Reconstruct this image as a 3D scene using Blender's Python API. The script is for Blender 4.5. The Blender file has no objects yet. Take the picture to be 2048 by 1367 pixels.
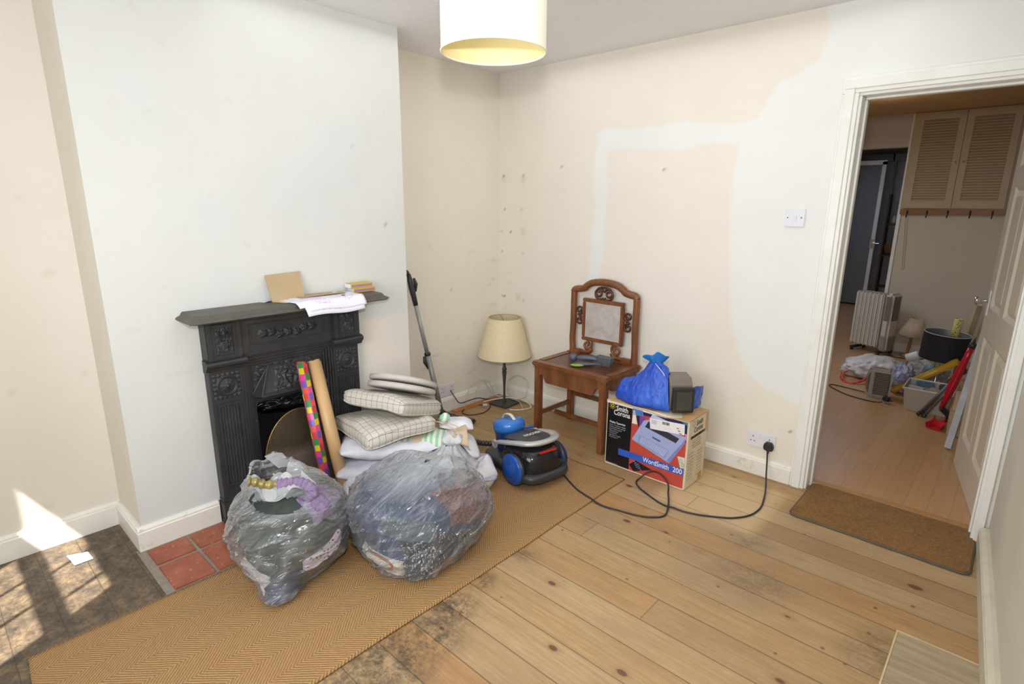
import bpy, bmesh, math, random
from mathutils import Vector, Matrix, noise, Euler
C = bpy.context.scene.collection
PI = math.pi
random.seed(7)
V = Vector

# ------------------------------------------------------------------ helpers
def s2l(c):
    return c/12.92 if c <= 0.04045 else ((c+0.055)/1.055)**2.4
def rgb(r, g, b, a=1.0):
    return (s2l(r/255), s2l(g/255), s2l(b/255), a)

class N:
    """small wrapper to write node materials briefly"""
    def __init__(s, name, coord='Object'):
        s.m = bpy.data.materials.new(name); s.m.use_nodes = True
        s.t = s.m.node_tree; s.b = s.t.nodes['Principled BSDF']
        s.tc = s.t.nodes.new('ShaderNodeTexCoord'); s.co = s.tc.outputs[coord]
    def node(s, typ, ins=None, **kw):
        n = s.t.nodes.new(typ)
        for k, v in kw.items(): setattr(n, k, v)
        for k, v in (ins or {}).items(): s.put(n.inputs[k], v)
        return n
    def put(s, sock, v):
        if isinstance(v, bpy.types.NodeSocket): s.t.links.new(v, sock)
        else: sock.default_value = v
    def math(s, op, a, b=0.0, c=0.0):
        n = s.t.nodes.new('ShaderNodeMath'); n.operation = op
        s.put(n.inputs[0], a); s.put(n.inputs[1], b); s.put(n.inputs[2], c)
        return n.outputs[0]
    def mapping(s, scale=(1, 1, 1), loc=(0, 0, 0), rot=(0, 0, 0), src=None):
        n = s.node('ShaderNodeMapping', {0: src or s.co, 1: loc, 2: rot, 3: scale}); return n.outputs[0]
    def noise(s, scale=10, detail=3, rough=.55, src=None, dist=0.0):
        n = s.node('ShaderNodeTexNoise', {'Vector': src or s.co, 'Scale': scale, 'Detail': detail, 'Roughness': rough, 'Distortion': dist})
        return n.outputs[0]
    def ramp(s, f, stops, interp='LINEAR'):
        n = s.node('ShaderNodeValToRGB', {0: f}); r = n.color_ramp; r.interpolation = interp
        while len(r.elements) < len(stops): r.elements.new(.5)
        for e, (p, c) in zip(r.elements, stops):
            e.position = p; e.color = c if len(c) == 4 else (*c, 1)
        return n.outputs[0]
    def mix(s, f, a, b, mode='MIX'):
        n = s.t.nodes.new('ShaderNodeMix'); n.data_type = 'RGBA'; n.blend_type = mode
        s.put(n.inputs[0], f); s.put(n.inputs[6], a); s.put(n.inputs[7], b); return n.outputs[2]
    def sep(s, src=None):
        n = s.node('ShaderNodeSeparateXYZ', {0: src or s.co}); return n.outputs
    def comb(s, x, y, z):
        n = s.node('ShaderNodeCombineXYZ', {0: x, 1: y, 2: z}); return n.outputs[0]
    def attr(s, name='Col'):
        return s.node('ShaderNodeAttribute', attribute_name=name).outputs['Color']
    def bump(s, h, strength=.3, dist=.01):
        n = s.node('ShaderNodeBump', {'Height': h, 'Strength': strength, 'Distance': dist})
        s.t.links.new(n.outputs[0], s.b.inputs['Normal'])
    def out(s, color=None, rough=None, metal=None, **kw):
        if color is not None: s.put(s.b.inputs['Base Color'], color)
        if rough is not None: s.put(s.b.inputs['Roughness'], rough)
        if metal is not None: s.put(s.b.inputs['Metallic'], metal)
        for k, v in kw.items(): s.put(s.b.inputs[k.replace('_', ' ')], v)
        return s.m

def simple(name, col, rough=.5, metal=0.0, var=.12, scale=14, bump=0.0, bscale=120, **kw):
    m = N(name)
    f = m.noise(scale, 4)
    d = tuple(c*(1-var) for c in col[:3]) + (1,); l = tuple(min(1, c*(1+var)) for c in col[:3]) + (1,)
    c = m.ramp(f, [(.3, d), (.7, l)])
    if bump: m.bump(m.noise(bscale, 3), bump, .003)
    return m.out(c, rough, metal, **kw)

class MB:
    """collects geometry; build() links it as ONE mesh object"""
    def __init__(s): s.v = []; s.f = []; s.mi = []; s.cur = 0; s.uv = {}
    def mat(s, i): s.cur = i; return s
    def add(s, vs, fs):
        o = len(s.v); s.v += [V(p) for p in vs]
        for f in fs: s.f.append([o+i for i in f]); s.mi.append(s.cur)
        return o
    def quad(s, a, b, c, d): s.add([a, b, c, d], [(0, 1, 2, 3)])
    def box(s, lo, hi, M=None):
        x0, y0, z0 = lo; x1, y1, z1 = hi
        vs = [V((x, y, z)) for z in (z0, z1) for x, y in ((x0, y0), (x1, y0), (x1, y1), (x0, y1))]
        if M: vs = [M @ p for p in vs]
        s.add(vs, [(3, 2, 1, 0), (4, 5, 6, 7), (0, 1, 5, 4), (1, 2, 6, 5), (2, 3, 7, 6), (3, 0, 4, 7)])
    def bbox(s, lo, hi, b=.004, M=None):
        """box with chamfered edges"""
        bm = bmesh.new(); bmesh.ops.create_cube(bm, size=1)
        for v in bm.verts:
            v.co = V(((lo[0]+hi[0])/2+v.co.x*(hi[0]-lo[0]), (lo[1]+hi[1])/2+v.co.y*(hi[1]-lo[1]), (lo[2]+hi[2])/2+v.co.z*(hi[2]-lo[2])))
        bmesh.ops.bevel(bm, geom=bm.edges[:], offset=b, segments=2, affect='EDGES')
        s.bm(bm, M)
    def bm(s, bm, M=None):
        bm.verts.index_update()
        vs = [(M @ v.co) if M else v.co.copy() for v in bm.verts]
        s.add(vs, [[v.index for v in f.verts] for f in bm.faces]); bm.free()
    def prism(s, poly, z0, z1, M=None, cap=True):
        """poly list of (x,y); extrude z0..z1; M maps to place"""
        n = len(poly)
        vs = [V((x, y, z0)) for x, y in poly]+[V((x, y, z1)) for x, y in poly]
        if M: vs = [M @ p for p in vs]
        fs = [(i, (i+1) % n, n+(i+1) % n, n+i) for i in range(n)]
        if cap: fs += [tuple(range(n-1, -1, -1)), tuple(range(n, 2*n))]
        s.add(vs, fs)
    def tube(s, pts, r, seg=8, cap=True, closed=False, flat=1.0):
        pts = [V(p) for p in pts]; n = len(pts)
        rs = r if isinstance(r, (list, tuple)) else [r]*n
        up = None; rings = []
        for i, p in enumerate(pts):
            if closed: t = pts[(i+1) % n]-pts[i-1]
            else: t = pts[min(i+1, n-1)]-pts[max(i-1, 0)]
            if t.length < 1e-9: t = V((0, 0, 1))
            t.normalize()
            if up is None:
                up = V((0, 0, 1)) if abs(t.z) < .9 else V((1, 0, 0))
            up = (up-t*up.dot(t))
            if up.length < 1e-6: up = t.orthogonal()
            up.normalize(); sd = t.cross(up)
            rings.append([p+(sd*math.cos(2*PI*k/seg)+up*math.sin(2*PI*k/seg)*flat)*rs[i] for k in range(seg)])
        vs = [q for rr in rings for q in rr]; fs = []
        m = n if closed else n-1
        for i in range(m):
            j = (i+1) % n
            for k in range(seg):
                k2 = (k+1) % seg
                fs.append((i*seg+k, i*seg+k2, j*seg+k2, j*seg+k))
        if cap and not closed: fs += [tuple(range(seg-1, -1, -1)), tuple((n-1)*seg+k for k in range(seg))]
        s.add(vs, fs)
    def lathe(s, prof, c=(0, 0, 0), seg=24, M=None, cap=True):
        """prof list of (r,z)"""
        c = V(c); vs = []; n = len(prof)
        for r, z in prof:
            for k in range(seg):
                a = 2*PI*k/seg; vs.append(V((c.x+r*math.cos(a), c.y+r*math.sin(a), c.z+z)))
        if M: vs = [M @ p for p in vs]
        fs = [(i*seg+k, i*seg+(k+1) % seg, (i+1)*seg+(k+1) % seg, (i+1)*seg+k) for i in range(n-1) for k in range(seg)]
        if cap: fs += [tuple(range(seg-1, -1, -1)), tuple((n-1)*seg+k for k in range(seg))]
        s.add(vs, fs)
    def grid(s, fn, nu, nv, closeu=False, closev=False):
        """fn(u,v)->point, u,v in 0..1"""
        vs = [V(fn(i/nu, j/nv)) for j in range(nv+1) for i in range(nu+1)]
        fs = [(j*(nu+1)+i, j*(nu+1)+i+1, (j+1)*(nu+1)+i+1, (j+1)*(nu+1)+i) for j in range(nv) for i in range(nu)]
        s.add(vs, fs)
    def build(s, name, mats, parent=None, origin=None, smooth=False, local=False, bevel=0, weld=False, solid=0, sub=0):
        me = bpy.data.meshes.new(name)
        inv = Matrix()
        org = V(origin) if origin is not None else V((0, 0, 0))
        if parent is not None and not local:
            chain = []; p = parent
            while p: chain.append(p); p = p.parent
            W = Matrix()
            for q in reversed(chain): W = W @ q.matrix_basis
            inv = W.inverted()
        vs = [inv @ p - org for p in s.v]
        me.from_pydata([tuple(p) for p in vs], [], s.f)
        if not isinstance(mats, (list, tuple)): mats = [mats]
        for m in mats: me.materials.append(m)
        if len(mats) > 1: me.polygons.foreach_set('material_index', s.mi)
        if smooth: me.polygons.foreach_set('use_smooth', [True]*len(me.polygons))
        if weld:
            bm = bmesh.new(); bm.from_mesh(me); bmesh.ops.remove_doubles(bm, verts=bm.verts, dist=1e-5)
            bmesh.ops.recalc_face_normals(bm, faces=bm.faces); bm.to_mesh(me); bm.free()
        me.update()
        o = bpy.data.objects.new(name, me); C.objects.link(o)
        o.location = org
        if parent is not None: o.parent = parent
        if sub:
            md = o.modifiers.new('s', 'SUBSURF'); md.levels = md.render_levels = sub
        if solid:
            md = o.modifiers.new('t', 'SOLIDIFY'); md.thickness = solid; md.offset = 0
        if bevel:
            md = o.modifiers.new('b', 'BEVEL'); md.width = bevel; md.segments = 2; md.limit_method = 'ANGLE'; md.angle_limit = .6
        return o

def tag(o, label, cat, group=None, kind=None):
    o['label'] = label; o['category'] = cat
    if group: o['group'] = group
    if kind: o['kind'] = kind
    return o
def thing(name, label, cat, loc=(0, 0, 0), rotz=0, group=None, rot=None):
    o = bpy.data.objects.new(name, None); C.objects.link(o); o.empty_display_size = .05
    o.location = loc; o.rotation_euler = rot if rot else (0, 0, rotz)
    return tag(o, label, cat, group)
def struct(name, mb, mats, label=None, parent=None, **kw):
    o = mb.build(name, mats, parent, **kw)
    if parent is None:
        o['kind'] = 'structure'
        if label: o['label'] = label
    return o
def copy_tree(o, parent=None):
    c = o.copy(); C.objects.link(c)
    if parent: c.parent = parent
    for ch in list(o.children): copy_tree(ch, c)
    return c
def spline(pts, n=8, closed=False):
    """catmull-rom through pts"""
    P = [V(p) for p in pts]; out = []; m = len(P)
    rng = range(m) if closed else range(m-1)
    for i in rng:
        g = (lambda k: P[k % m]) if closed else (lambda k: P[max(0, min(m-1, k))])
        p0, p1, p2, p3 = g(i-1), g(i), g(i+1), g(i+2)
        for k in range(n):
            t = k/n
            out.append(.5*((2*p1)+(p2-p0)*t+(2*p0-5*p1+4*p2-p3)*t*t+(3*p1-p0-3*p2+p3)*t**3))
    if not closed: out.append(P[-1])
    return out
def nz(x, y=0, z=0): return noise.noise(V((x, y, z)))
def fbm(x, y=0, z=0, o=4): return noise.fractal(V((x, y, z)), 1.0, 2.0, o)
def inpoly(x, y, poly):
    c = False; n = len(poly); j = n-1
    for i in range(n):
        xi, yi = poly[i]; xj, yj = poly[j]
        if (yi > y) != (yj > y) and x < (xj-xi)*(y-yi)/(yj-yi)+xi: c = not c
        j = i
    return c
def sstep(a, b, x):
    t = max(0, min(1, (x-a)/(b-a))); return t*t*(3-2*t)
def pdist(x, y, poly):
    """signed distance, negative inside"""
    d = 1e9; n = len(poly)
    for i in range(n):
        ax, ay = poly[i]; bx, by = poly[(i+1) % n]
        ex, ey = bx-ax, by-ay
        t = max(0, min(1, ((x-ax)*ex+(y-ay)*ey)/(ex*ex+ey*ey+1e-12)))
        d = min(d, math.hypot(x-ax-t*ex, y-ay-t*ey))
    return -d if inpoly(x, y, poly) else d
def lerp3(a, b, t): return tuple(a[i]*(1-t)+b[i]*t for i in range(3))
def text_mesh(txt, size=.05, bold=0.0, font=None):
    """returns (verts, faces) of flat text in XY plane, left-baseline at 0"""
    cu = bpy.data.curves.new('t', 'FONT'); cu.body = txt; cu.size = size; cu.offset = bold
    cu.resolution_u = 3
    ob = bpy.data.objects.new('t', cu); C.objects.link(ob)
    dg = bpy.context.evaluated_depsgraph_get(); me = bpy.data.meshes.new_from_object(ob.evaluated_get(dg))
    vs = [v.co.copy() for v in me.vertices]; fs = [list(p.vertices) for p in me.polygons]
    bpy.data.objects.remove(ob); bpy.data.curves.remove(cu); bpy.data.meshes.remove(me)
    return vs, fs
# ------------------------------------------------------------------ room data (metres; corner of the room = origin)
H = 2.413
D = .344            # depth of the chimney breast
YF = -4.0           # front (window) wall
def xr(y): return 3.092-.072*y      # right wall line
YB = -.0
DXL, DXR, DZ = 2.334, 3.035, 2.0    # door opening
HY = 3.93

# ------------------------------------------------------------------ wall materials
def wall_mat(name, vc=True, col=None, rough=.62):
    m = N(name)
    base = m.attr('Col') if vc else None
    n1 = m.noise(3.0, 5, .6); n2 = m.noise(38, 4, .6)
    mot = m.ramp(n1, [(.3, (.955, .955, .95)), (.7, (1, 1, 1))])
    c = m.mix(1.0, base if vc else col, mot, 'MULTIPLY')
    h = m.math('ADD', m.math('MULTIPLY', n1, 1.2), m.math('MULTIPLY', n2, .18))
    m.bump(h, .22, .02)
    return m.out(c, rough)
M_wall = wall_mat('painted_plaster')
CREAM = rgb(231, 224, 211); WHITE = rgb(230, 231, 228); PINK = rgb(232, 224, 214)
CR = CREAM[:3]; WH = WHITE[:3]; PK = PINK[:3]
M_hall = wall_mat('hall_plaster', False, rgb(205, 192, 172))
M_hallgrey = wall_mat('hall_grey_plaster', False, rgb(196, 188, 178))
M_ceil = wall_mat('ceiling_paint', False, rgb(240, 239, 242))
M_hceil = wall_mat('hall_ceiling_paint', False, rgb(196, 165, 120))
M_gloss = N('white_gloss_paint')
_n = M_gloss.noise(9, 4)
M_gloss.bump(M_gloss.noise(30, 3), .08, .01)
M_gloss = M_gloss.out(M_gloss.ramp(_n, [(.3, rgb(226, 225, 218)), (.7, rgb(235, 234, 229))]), .28)
M_glossg = simple('greyish_gloss_paint', rgb(205, 198, 180), .35, var=.06)
M_worn = N('worn_gloss_paint')
_a = M_worn.ramp(M_worn.noise(7, 6, .7), [(.30, rgb(196, 184, 160)), (.42, rgb(231, 228, 218)), (.8, rgb(238, 236, 228))])
_b = M_worn.ramp(M_worn.noise(60, 3, .7), [(.24, rgb(150, 135, 110)), (.30, (1, 1, 1, 1))])
M_worn.bump(M_worn.noise(25, 4), .2, .01)
M_worn = M_worn.out(M_worn.mix(.5, _a, M_worn.mix(1, _a, _b, 'MULTIPLY')), .4)

def painted(name, fn, n1, n2, colfn, hole=None, mat=None):
    """grid wall: fn(u,v)->(point, (s,t)) ; vertex colours from colfn(s,t)"""
    mb = MB(); cols = []; st = []
    for j in range(n2+1):
        for i in range(n1+1):
            p, q = fn(i/n1, j/n2); mb.v.append(V(p)); st.append(q); cols.append(colfn(*q))
    for j in range(n2):
        for i in range(n1):
            a = j*(n1+1)+i
            cs = [a, a+1, a+n1+2, a+n1+1]
            if hole:
                cx = sum(st[k][0] for k in cs)/4; cy = sum(st[k][1] for k in cs)/4
                if hole(cx, cy): continue
            mb.f.append(cs); mb.mi.append(0)
    o = mb.build(name, mat or M_wall, smooth=False)
    at = o.data.color_attributes.new('Col', 'FLOAT_COLOR', 'POINT')
    at.data.foreach_set('color', [x for c in cols for x in (*c[:3], 1.0)])
    o['kind'] = 'structure'
    return o

def dots(c, s, t, pts, r=.006, dark=(.12, .09, .07), smudge=None):
    for x, y in pts:
        d = math.hypot(s-x, t-y)
        if d < r*2: c = lerp3(c, dark, (1-d/(r*2)))
    return c

# back wall -----------------------------------------------------------
PATCH = [(3.3, 2.5), (2.125, 2.5), (2.165, 2.32), (2.13, 2.18), (1.96, 2.10), (1.86, 1.95), (1.77, 1.935), (1.4, 1.945), (.95, 1.962), (.87, 1.94),
         (.86, 1.70), (.868, 1.53), (.85, 1.28), (.845, 1.0), (.93, 1.0), (.945, 1.28), (.952, 1.5), (.937, 1.84), (1.1, 1.845), (1.25, 1.823), (1.41, 1.825),
         (1.62, 1.845), (1.775, 1.824), (1.77, 1.5), (1.785, 1.34), (1.80, 1.1), (1.83, .84), (1.90, .68), (1.98, .55), (2.2, .47), (3.3, .45)]
PINN = [(.95, 1.84), (1.25, 1.82), (1.77, 1.83), (1.78, 1.3), (1.83, .84), (1.0, .75), (.95, 1.2)]
DOTS = [(.043, 1.709), (.237, 1.703), (.055, 1.469), (.231, 1.464), (.023, 1.309), (.118, 1.305), (.026, 1.15), (.246, 1.148), (.036, .809), (.06, .807), (.251, .80), (.589, 1.755), (1.353, 1.708), (2.22, .3)]
SM = [(.05, 1.69), (.237, 1.68), (.248, 1.31), (.2, .82)]
def col_back(s, t):
    w = .012*fbm(s*9, t*9, 3)+.02*fbm(s*2.5, t*2.5, 8)
    d = pdist(s, t, PATCH)+w
    base = CR
    if inpoly(s, t, PINN): base = PK
    base = lerp3(base, tuple(k*1.0 for k in CR), sstep(.9, .2, s))
    c = lerp3(WH, base, sstep(-.012, .014, d))
    for x, y in SM:
        c = lerp3(c, rgb(214, 184, 160)[:3], .5*sstep(.045, .005, math.hypot(s-x, t-y)+.02*nz(s*40, t*40)))
    c = lerp3(c, rgb(200, 178, 150)[:3], .2*sstep(.6, .75, fbm(s*5, t*30, 1))*sstep(.5, 0, s)*sstep(1.8, 1.2, t))
    return dots(c, s, t, DOTS)
def hole_back(s, t): return DXL-.022 < s < DXR+.03 and t < DZ+.02
XB = 3.10
NB, NZ = 207, 161
painted('wall_back', lambda u, v: ((u*XB, 0, v*H), (u*XB, v*H)), NB, NZ, col_back, hole_back)
# the opening's edges rarely fall on the grid: reveal lining hides them (see door frame)
# chimney breast front -------------------------------------------------
CY0, CY1 = -2.628, -1.146
CHP = [(-1.46, .87), (-1.0, .87), (-1.0, -.1), (-1.47, -.1)]
CHD = [(-2.354, 1.779), (-1.453, 1.787), (-1.27, 1.387)]
def col_ch(s, t):
    d = pdist(s, t, CHP)+.01*fbm(s*8, t*8, 2)
    c = lerp3(PK, tuple(k*1.0 for k in rgb(217, 218, 214)[:3]), sstep(-.01, .012, d))
    c = lerp3(c, rgb(213, 217, 218)[:3], .5*sstep(.0, .5, fbm(s*1.6, t*1.6, 7)))
    c = lerp3(c, rgb(200, 196, 186)[:3], .22*sstep(.62, .8, fbm(s*9, t*24, 5)))
    return dots(c, s, t, CHD, .005)
def chx(s, t): return D+.004*fbm(s*2, t*2, 1)
painted('wall_chimney_front', lambda u, v: ((D+.004*nz(u*3, v*3), CY0+u*(CY1-CY0), v*H), (CY0+u*(CY1-CY0), v*H)), 80, 120, col_ch,
        lambda s, t: -2.10 < s < -1.74 and t < .56)
painted('wall_chimney_side_left', lambda u, v: ((u*D, CY0, v*H), (u*D, v*H)), 4, 20, lambda s, t: rgb(222, 214, 197)[:3])
painted('wall_chimney_side_right', lambda u, v: ((u*D, CY1, v*H), (u*D, v*H)), 4, 20, lambda s, t: CR)
def col_alc(s, t):
    c = lerp3(PK, rgb(226, 220, 206)[:3], sstep(.25, .0, abs(s+2.9+.1*t)-.1))
    return lerp3(c, rgb(190, 175, 150)[:3], .25*sstep(.7, .85, fbm(s*5, t*40, 3)))
painted('wall_left_alcove', lambda u, v: ((0, YF+u*(CY0-YF), v*H), (YF+u*(CY0-YF), v*H)), 60, 80, col_alc)
def col_rec(s, t):
    c = lerp3(tuple(min(1, k*1.07) for k in CR), tuple(k*1.04 for k in CR), sstep(.6, 1.2, t))
    c = lerp3(c, rgb(196, 176, 146)[:3], .3*sstep(.6, .75, fbm(s*5, t*40, 9))*sstep(1.6, 1.2, t))
    return dots(c, s, t, [(-.86, 1.38), (-.5, .9)], .004)
painted('wall_left_recess', lambda u, v: ((0, CY1+u*(0-CY1), v*H), (CY1+u*(0-CY1), v*H)), 60, 120, col_rec)
# right wall (slightly out of square) and the rest
def col_right(s, t):
    c = lerp3(rgb(208, 201, 186)[:3], rgb(214, 208, 194)[:3], sstep(-.3, .3, fbm(s*2, t*2)))
    return c
painted('wall_right', lambda u, v: ((xr(YF+u*(-YF)), YF+u*(-YF), v*H), (YF+u*(-YF), v*H)), 60, 40, col_right)
# front wall with one window, a sunlit casement on the left
WX0, WX1, WZ0, WZ1 = .585, 1.25, .55, 2.075
mb = MB()
X3 = xr(YF)
def wall_with_holes(mb, x0, x1, z0, z1, holes, y, th):
    xs = sorted({x0, x1, *[h[0] for h in holes], *[h[1] for h in holes]}); zs = sorted({z0, z1, *[h[2] for h in holes], *[h[3] for h in holes]})
    for a, b in zip(xs, xs[1:]):
        for c, d in zip(zs, zs[1:]):
            if any(h[0] <= a and b <= h[1] and h[2] <= c and d <= h[3] for h in holes): continue
            mb.box((a, y-th, c), (b, y, d))
wall_with_holes(mb, -.15, X3+.2, 0, H, [(WX0, WX1, WZ0, WZ1)], YF, .02)
struct('wall_front', mb, M_wall)
_o = bpy.data.objects['wall_front']; _at = _o.data.color_attributes.new('Col', 'FLOAT_COLOR', 'POINT')
_at.data.foreach_set('color', [x for _ in _o.data.vertices for x in (*CR, 1)])
# window casement: frame, transom, glazing bars and a part-lowered blind of slats
mb = MB()
fy0, fy1 = YF-.018, YF-.002
mb.box((WX0, fy0, WZ0), (WX0+.012, fy1, WZ1)); mb.box((WX1-.02, fy0, WZ0), (WX1, fy1, WZ1))
mb.box((WX0, fy0, WZ1-.012), (WX1, fy1, WZ1)); mb.box((WX0, fy0, WZ0), (WX1, fy1, WZ0+.04))
mb.box((WX0, fy0, 1.67), (WX1, fy1, 1.80))
mb.box((.86, fy0+.004, 1.8), (.878, fy1-.004, WZ1)); mb.box((1.09, fy0+.004, 1.8), (1.108, fy1-.004, WZ1)); mb.box((1.0, fy0+.004, WZ0), (1.02, fy1-.004, 1.67)); mb.box((.80, fy0+.004, WZ0), (.815, fy1-.004, 1.67))
for k in range(17): mb.box((WX0+.02, fy0+.002, .85+.03*k), (1.0, fy0+.005, .862+.03*k))
w = struct('window_1', mb, M_gloss)
w['label'] = 'white casement window with glazing bars in front wall'
mb = MB(); mb.box((WX0+.02, YF-.0115, WZ0+.02), (WX1-.02, YF-.0095, WZ1-.02))
M_glass = N('window_glass')
_t = M_glass.node('ShaderNodeBsdfTransparent'); _g = M_glass.node('ShaderNodeBsdfGlossy', {'Roughness': .02}); _m = M_glass.node('ShaderNodeMixShader', {0: .06, 1: _t.outputs[0], 2: _g.outputs[0]})
M_glass.t.links.new(_m.outputs[0], M_glass.t.nodes['Material Output'].inputs[0]); M_glass = M_glass.m
mb.build('window_pane', M_glass, w)

# ------------------------------------------------------------------ ceilings and floors
mb = MB(); mb.box((-.15, YF-.12, H), (3.6, .12, H+.06)); struct('ceiling', mb, M_ceil)
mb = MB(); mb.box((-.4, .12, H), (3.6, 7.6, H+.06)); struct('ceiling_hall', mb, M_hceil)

# floorboards -----------------------------------------------------------
m = N('stripped_pine_boards')
bw = .146
sx, sy, sz = m.sep()
yy = m.math('DIVIDE', m.math('ADD', sy, 10.0+.12), bw)
idx = m.math('FLOOR', yy); fr = m.math('FRACT', yy)
rnd = m.node('ShaderNodeTexWhiteNoise', {'W': idx}, noise_dimensions='1D')
r1 = rnd.outputs['Value']
rs = m.node('ShaderNodeSeparateColor', {0: rnd.outputs['Color']}).outputs
xo = m.math('ADD', sx, m.math('MULTIPLY', rs[1], 13.0))
# butt joints, each board 2.6 m long from its own start
xj = m.math('DIVIDE', xo, 4.3); jf = m.math('FRACT', xj); ji = m.math('FLOOR', xj)
rnd2 = m.node('ShaderNodeTexWhiteNoise', {'Vector': m.comb(idx, ji, 0.0)}, noise_dimensions='3D').outputs['Value']
pos = m.comb(m.math('MULTIPLY', xo, 1.0), m.math('ADD', sy, m.math('MULTIPLY', r1, 7.0)), 0.0)
big = m.noise(1.4, 4, .6, m.mapping((1, 1, 1)))
grain = m.noise(1.0, 6, .62, m.node('ShaderNodeMapping', {0: pos, 3: (2.2, 42, 1)}).outputs[0], .6)
fine = m.noise(1.0, 5, .7, m.node('ShaderNodeMapping', {0: pos, 3: (9, 260, 1)}).outputs[0])
wv = m.node('ShaderNodeTexWave', {'Vector': m.node('ShaderNodeMapping', {0: pos, 3: (.55, 7, 1)}).outputs[0], 'Scale': 2.2, 'Distortion': 5.0, 'Detail': 3.0, 'Detail Scale': .8}, wave_type='BANDS', bands_direction='Y').outputs['Fac']
c = m.ramp(grain, [(.28, rgb(156, 130, 96)), (.5, rgb(180, 155, 119)), (.75, rgb(194, 171, 136))])
c = m.mix(.10, c, m.ramp(wv, [(.2, rgb(150, 118, 80)), (.8, rgb(200, 178, 142))]))
blot = m.noise(2.3, 6, .68, m.mapping((1, 1.6, 1)))
c = m.mix(m.ramp(blot, [(.42, (0, 0, 0)), (.66, (.55, .55, .55))]), c, rgb(150, 128, 98))
c = m.mix(m.ramp(m.noise(1.1, 3, .5, m.mapping((1, 1, 1), loc=(5, 3, 0))), [(.5, (0, 0, 0)), (.7, (.4, .4, .4))]), c, rgb(196, 150, 98))
c = m.mix(.25, c, m.ramp(fine, [(.35, rgb(140, 104, 66)), (.6, rgb(205, 176, 136))]))
tint = m.ramp(rnd2, [(0, rgb(222, 202, 180)), (.25, rgb(255, 250, 240)), (.55, rgb(236, 228, 216)), (.8, rgb(255, 242, 216)), (1, rgb(238, 206, 176))])
c = m.mix(.9, c, tint, 'MULTIPLY')
# knots
kv = m.node('ShaderNodeMapping', {0: pos, 3: (5.5, 9.5, 1)}).outputs[0]
vo = m.node('ShaderNodeTexVoronoi', {'Vector': kv, 'Scale': 1.0, 'Randomness': 1.0})
krad = m.math('MULTIPLY', m.node('ShaderNodeSeparateColor', {0: vo.outputs['Color']}).outputs[0], .13)
kd = m.math('SUBTRACT', vo.outputs['Distance'], krad)
has = m.math('GREATER_THAN', m.node('ShaderNodeSeparateColor', {0: vo.outputs['Color']}).outputs[0], .38)
kf = m.math('MULTIPLY', m.ramp(kd, [(0, (1, 1, 1)), (.035, (0, 0, 0))]), has)
kf2 = m.math('MULTIPLY', m.ramp(kd, [(0, (1, 1, 1)), (.16, (0, 0, 0))]), has)
c = m.mix(m.math('MULTIPLY', kf2, .4), c, rgb(150, 92, 52))
c = m.mix(m.math('MULTIPLY', kf, .85), c, rgb(84, 56, 36))
# small nail holes and flecks
vo2 = m.node('ShaderNodeTexVoronoi', {'Vector': m.mapping((8, 8, 1)), 'Scale': 1.0})
nf = m.ramp(vo2.outputs['Distance'], [(.045, (1, 1, 1)), (.075, (0, 0, 0))])
c = m.mix(m.math('MULTIPLY', nf, .6), c, rgb(60, 42, 28))
# dirt: attribute mask painted on the grid
at = m.attr('Col'); am = m.node('ShaderNodeSeparateColor', {0: at}).outputs
dn = m.noise(16, 6, .72); dn2 = m.noise(70, 4, .75)
dm = m.math('MULTIPLY', am[0], m.ramp(m.math('ADD', m.math('MULTIPLY', dn, .6), m.math('MULTIPLY', dn2, .4)), [(.42, (0, 0, 0)), (.56, (1, 1, 1))]))
c = m.mix(m.math('MULTIPLY', dm, .85), c, rgb(62, 52, 42))
dk = m.mix(1.0, m.ramp(dn, [(.34, rgb(62, 56, 50)), (.5, rgb(98, 84, 68)), (.68, rgb(136, 114, 86))]), m.ramp(dn2, [(.35, (.55, .55, .55)), (.55, (1, 1, 1))]), 'MULTIPLY')
c = m.mix(am[1], c, dk)
c = m.mix(m.math('MULTIPLY', am[2], .50), c, rgb(232, 204, 158))
# seams
ed = m.math('MINIMUM', fr, m.math('SUBTRACT', 1.0, fr)); seam = m.ramp(ed, [(.006, (1, 1, 1)), (.02, (0, 0, 0))])
ej = m.math('MINIMUM', jf, m.math('SUBTRACT', 1.0, jf)); seamj = m.math('MULTIPLY', m.math('LESS_THAN', ej, .00045), .8)
sm = m.math('MAXIMUM', seam, seamj)
c = m.mix(m.math('MULTIPLY', sm, .62), c, rgb(66, 48, 32))
c = m.mix(m.ramp(big, [(.35, (.16, .16, .16)), (.6, (0, 0, 0))]), c, rgb(120, 104, 84))
m.bump(m.math('SUBTRACT', m.math('MULTIPLY', grain, .15), sm), .35, .004)
M_floor = m.out(c, m.ramp(grain, [(.3, (.42, .42, .42)), (.7, (.6, .6, .6))]))
DIRT = [(1.62, -2.25, .22, 1), (1.72, -2.45, .25, 1), (1.6, -1.95, .14, 1), (1.78, -2.62, .2, 1), (1.58, -1.5, .09, .6), (2.4, -.98, .16, .5), (1.66, -2.08, .13, 1), (1.58, -1.75, .08, .9), (1.95, -2.75, .25, .7), (2.3, -.72, .1, .5), (2.95, -1.1, .2, .55)]
def col_floor(x, y):
    r = 0
    for a, b, q, k in DIRT: r = max(r, k*sstep(q*1.4, q*.3, math.hypot(x-a, (y-b)*1.3)))
    g = sstep(.8, .74, x-.25*sstep(-3.02, -3.08, y)+.02*fbm(x*9, y*9))*sstep(-2.60, -2.66, y)
    b = 1.0*sstep(.0, .08, .30-abs(x-2.02)+.0)*sstep(-.70, -.62, y)*sstep(-.12, -.18, y)
    return (r, g, b)
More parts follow.
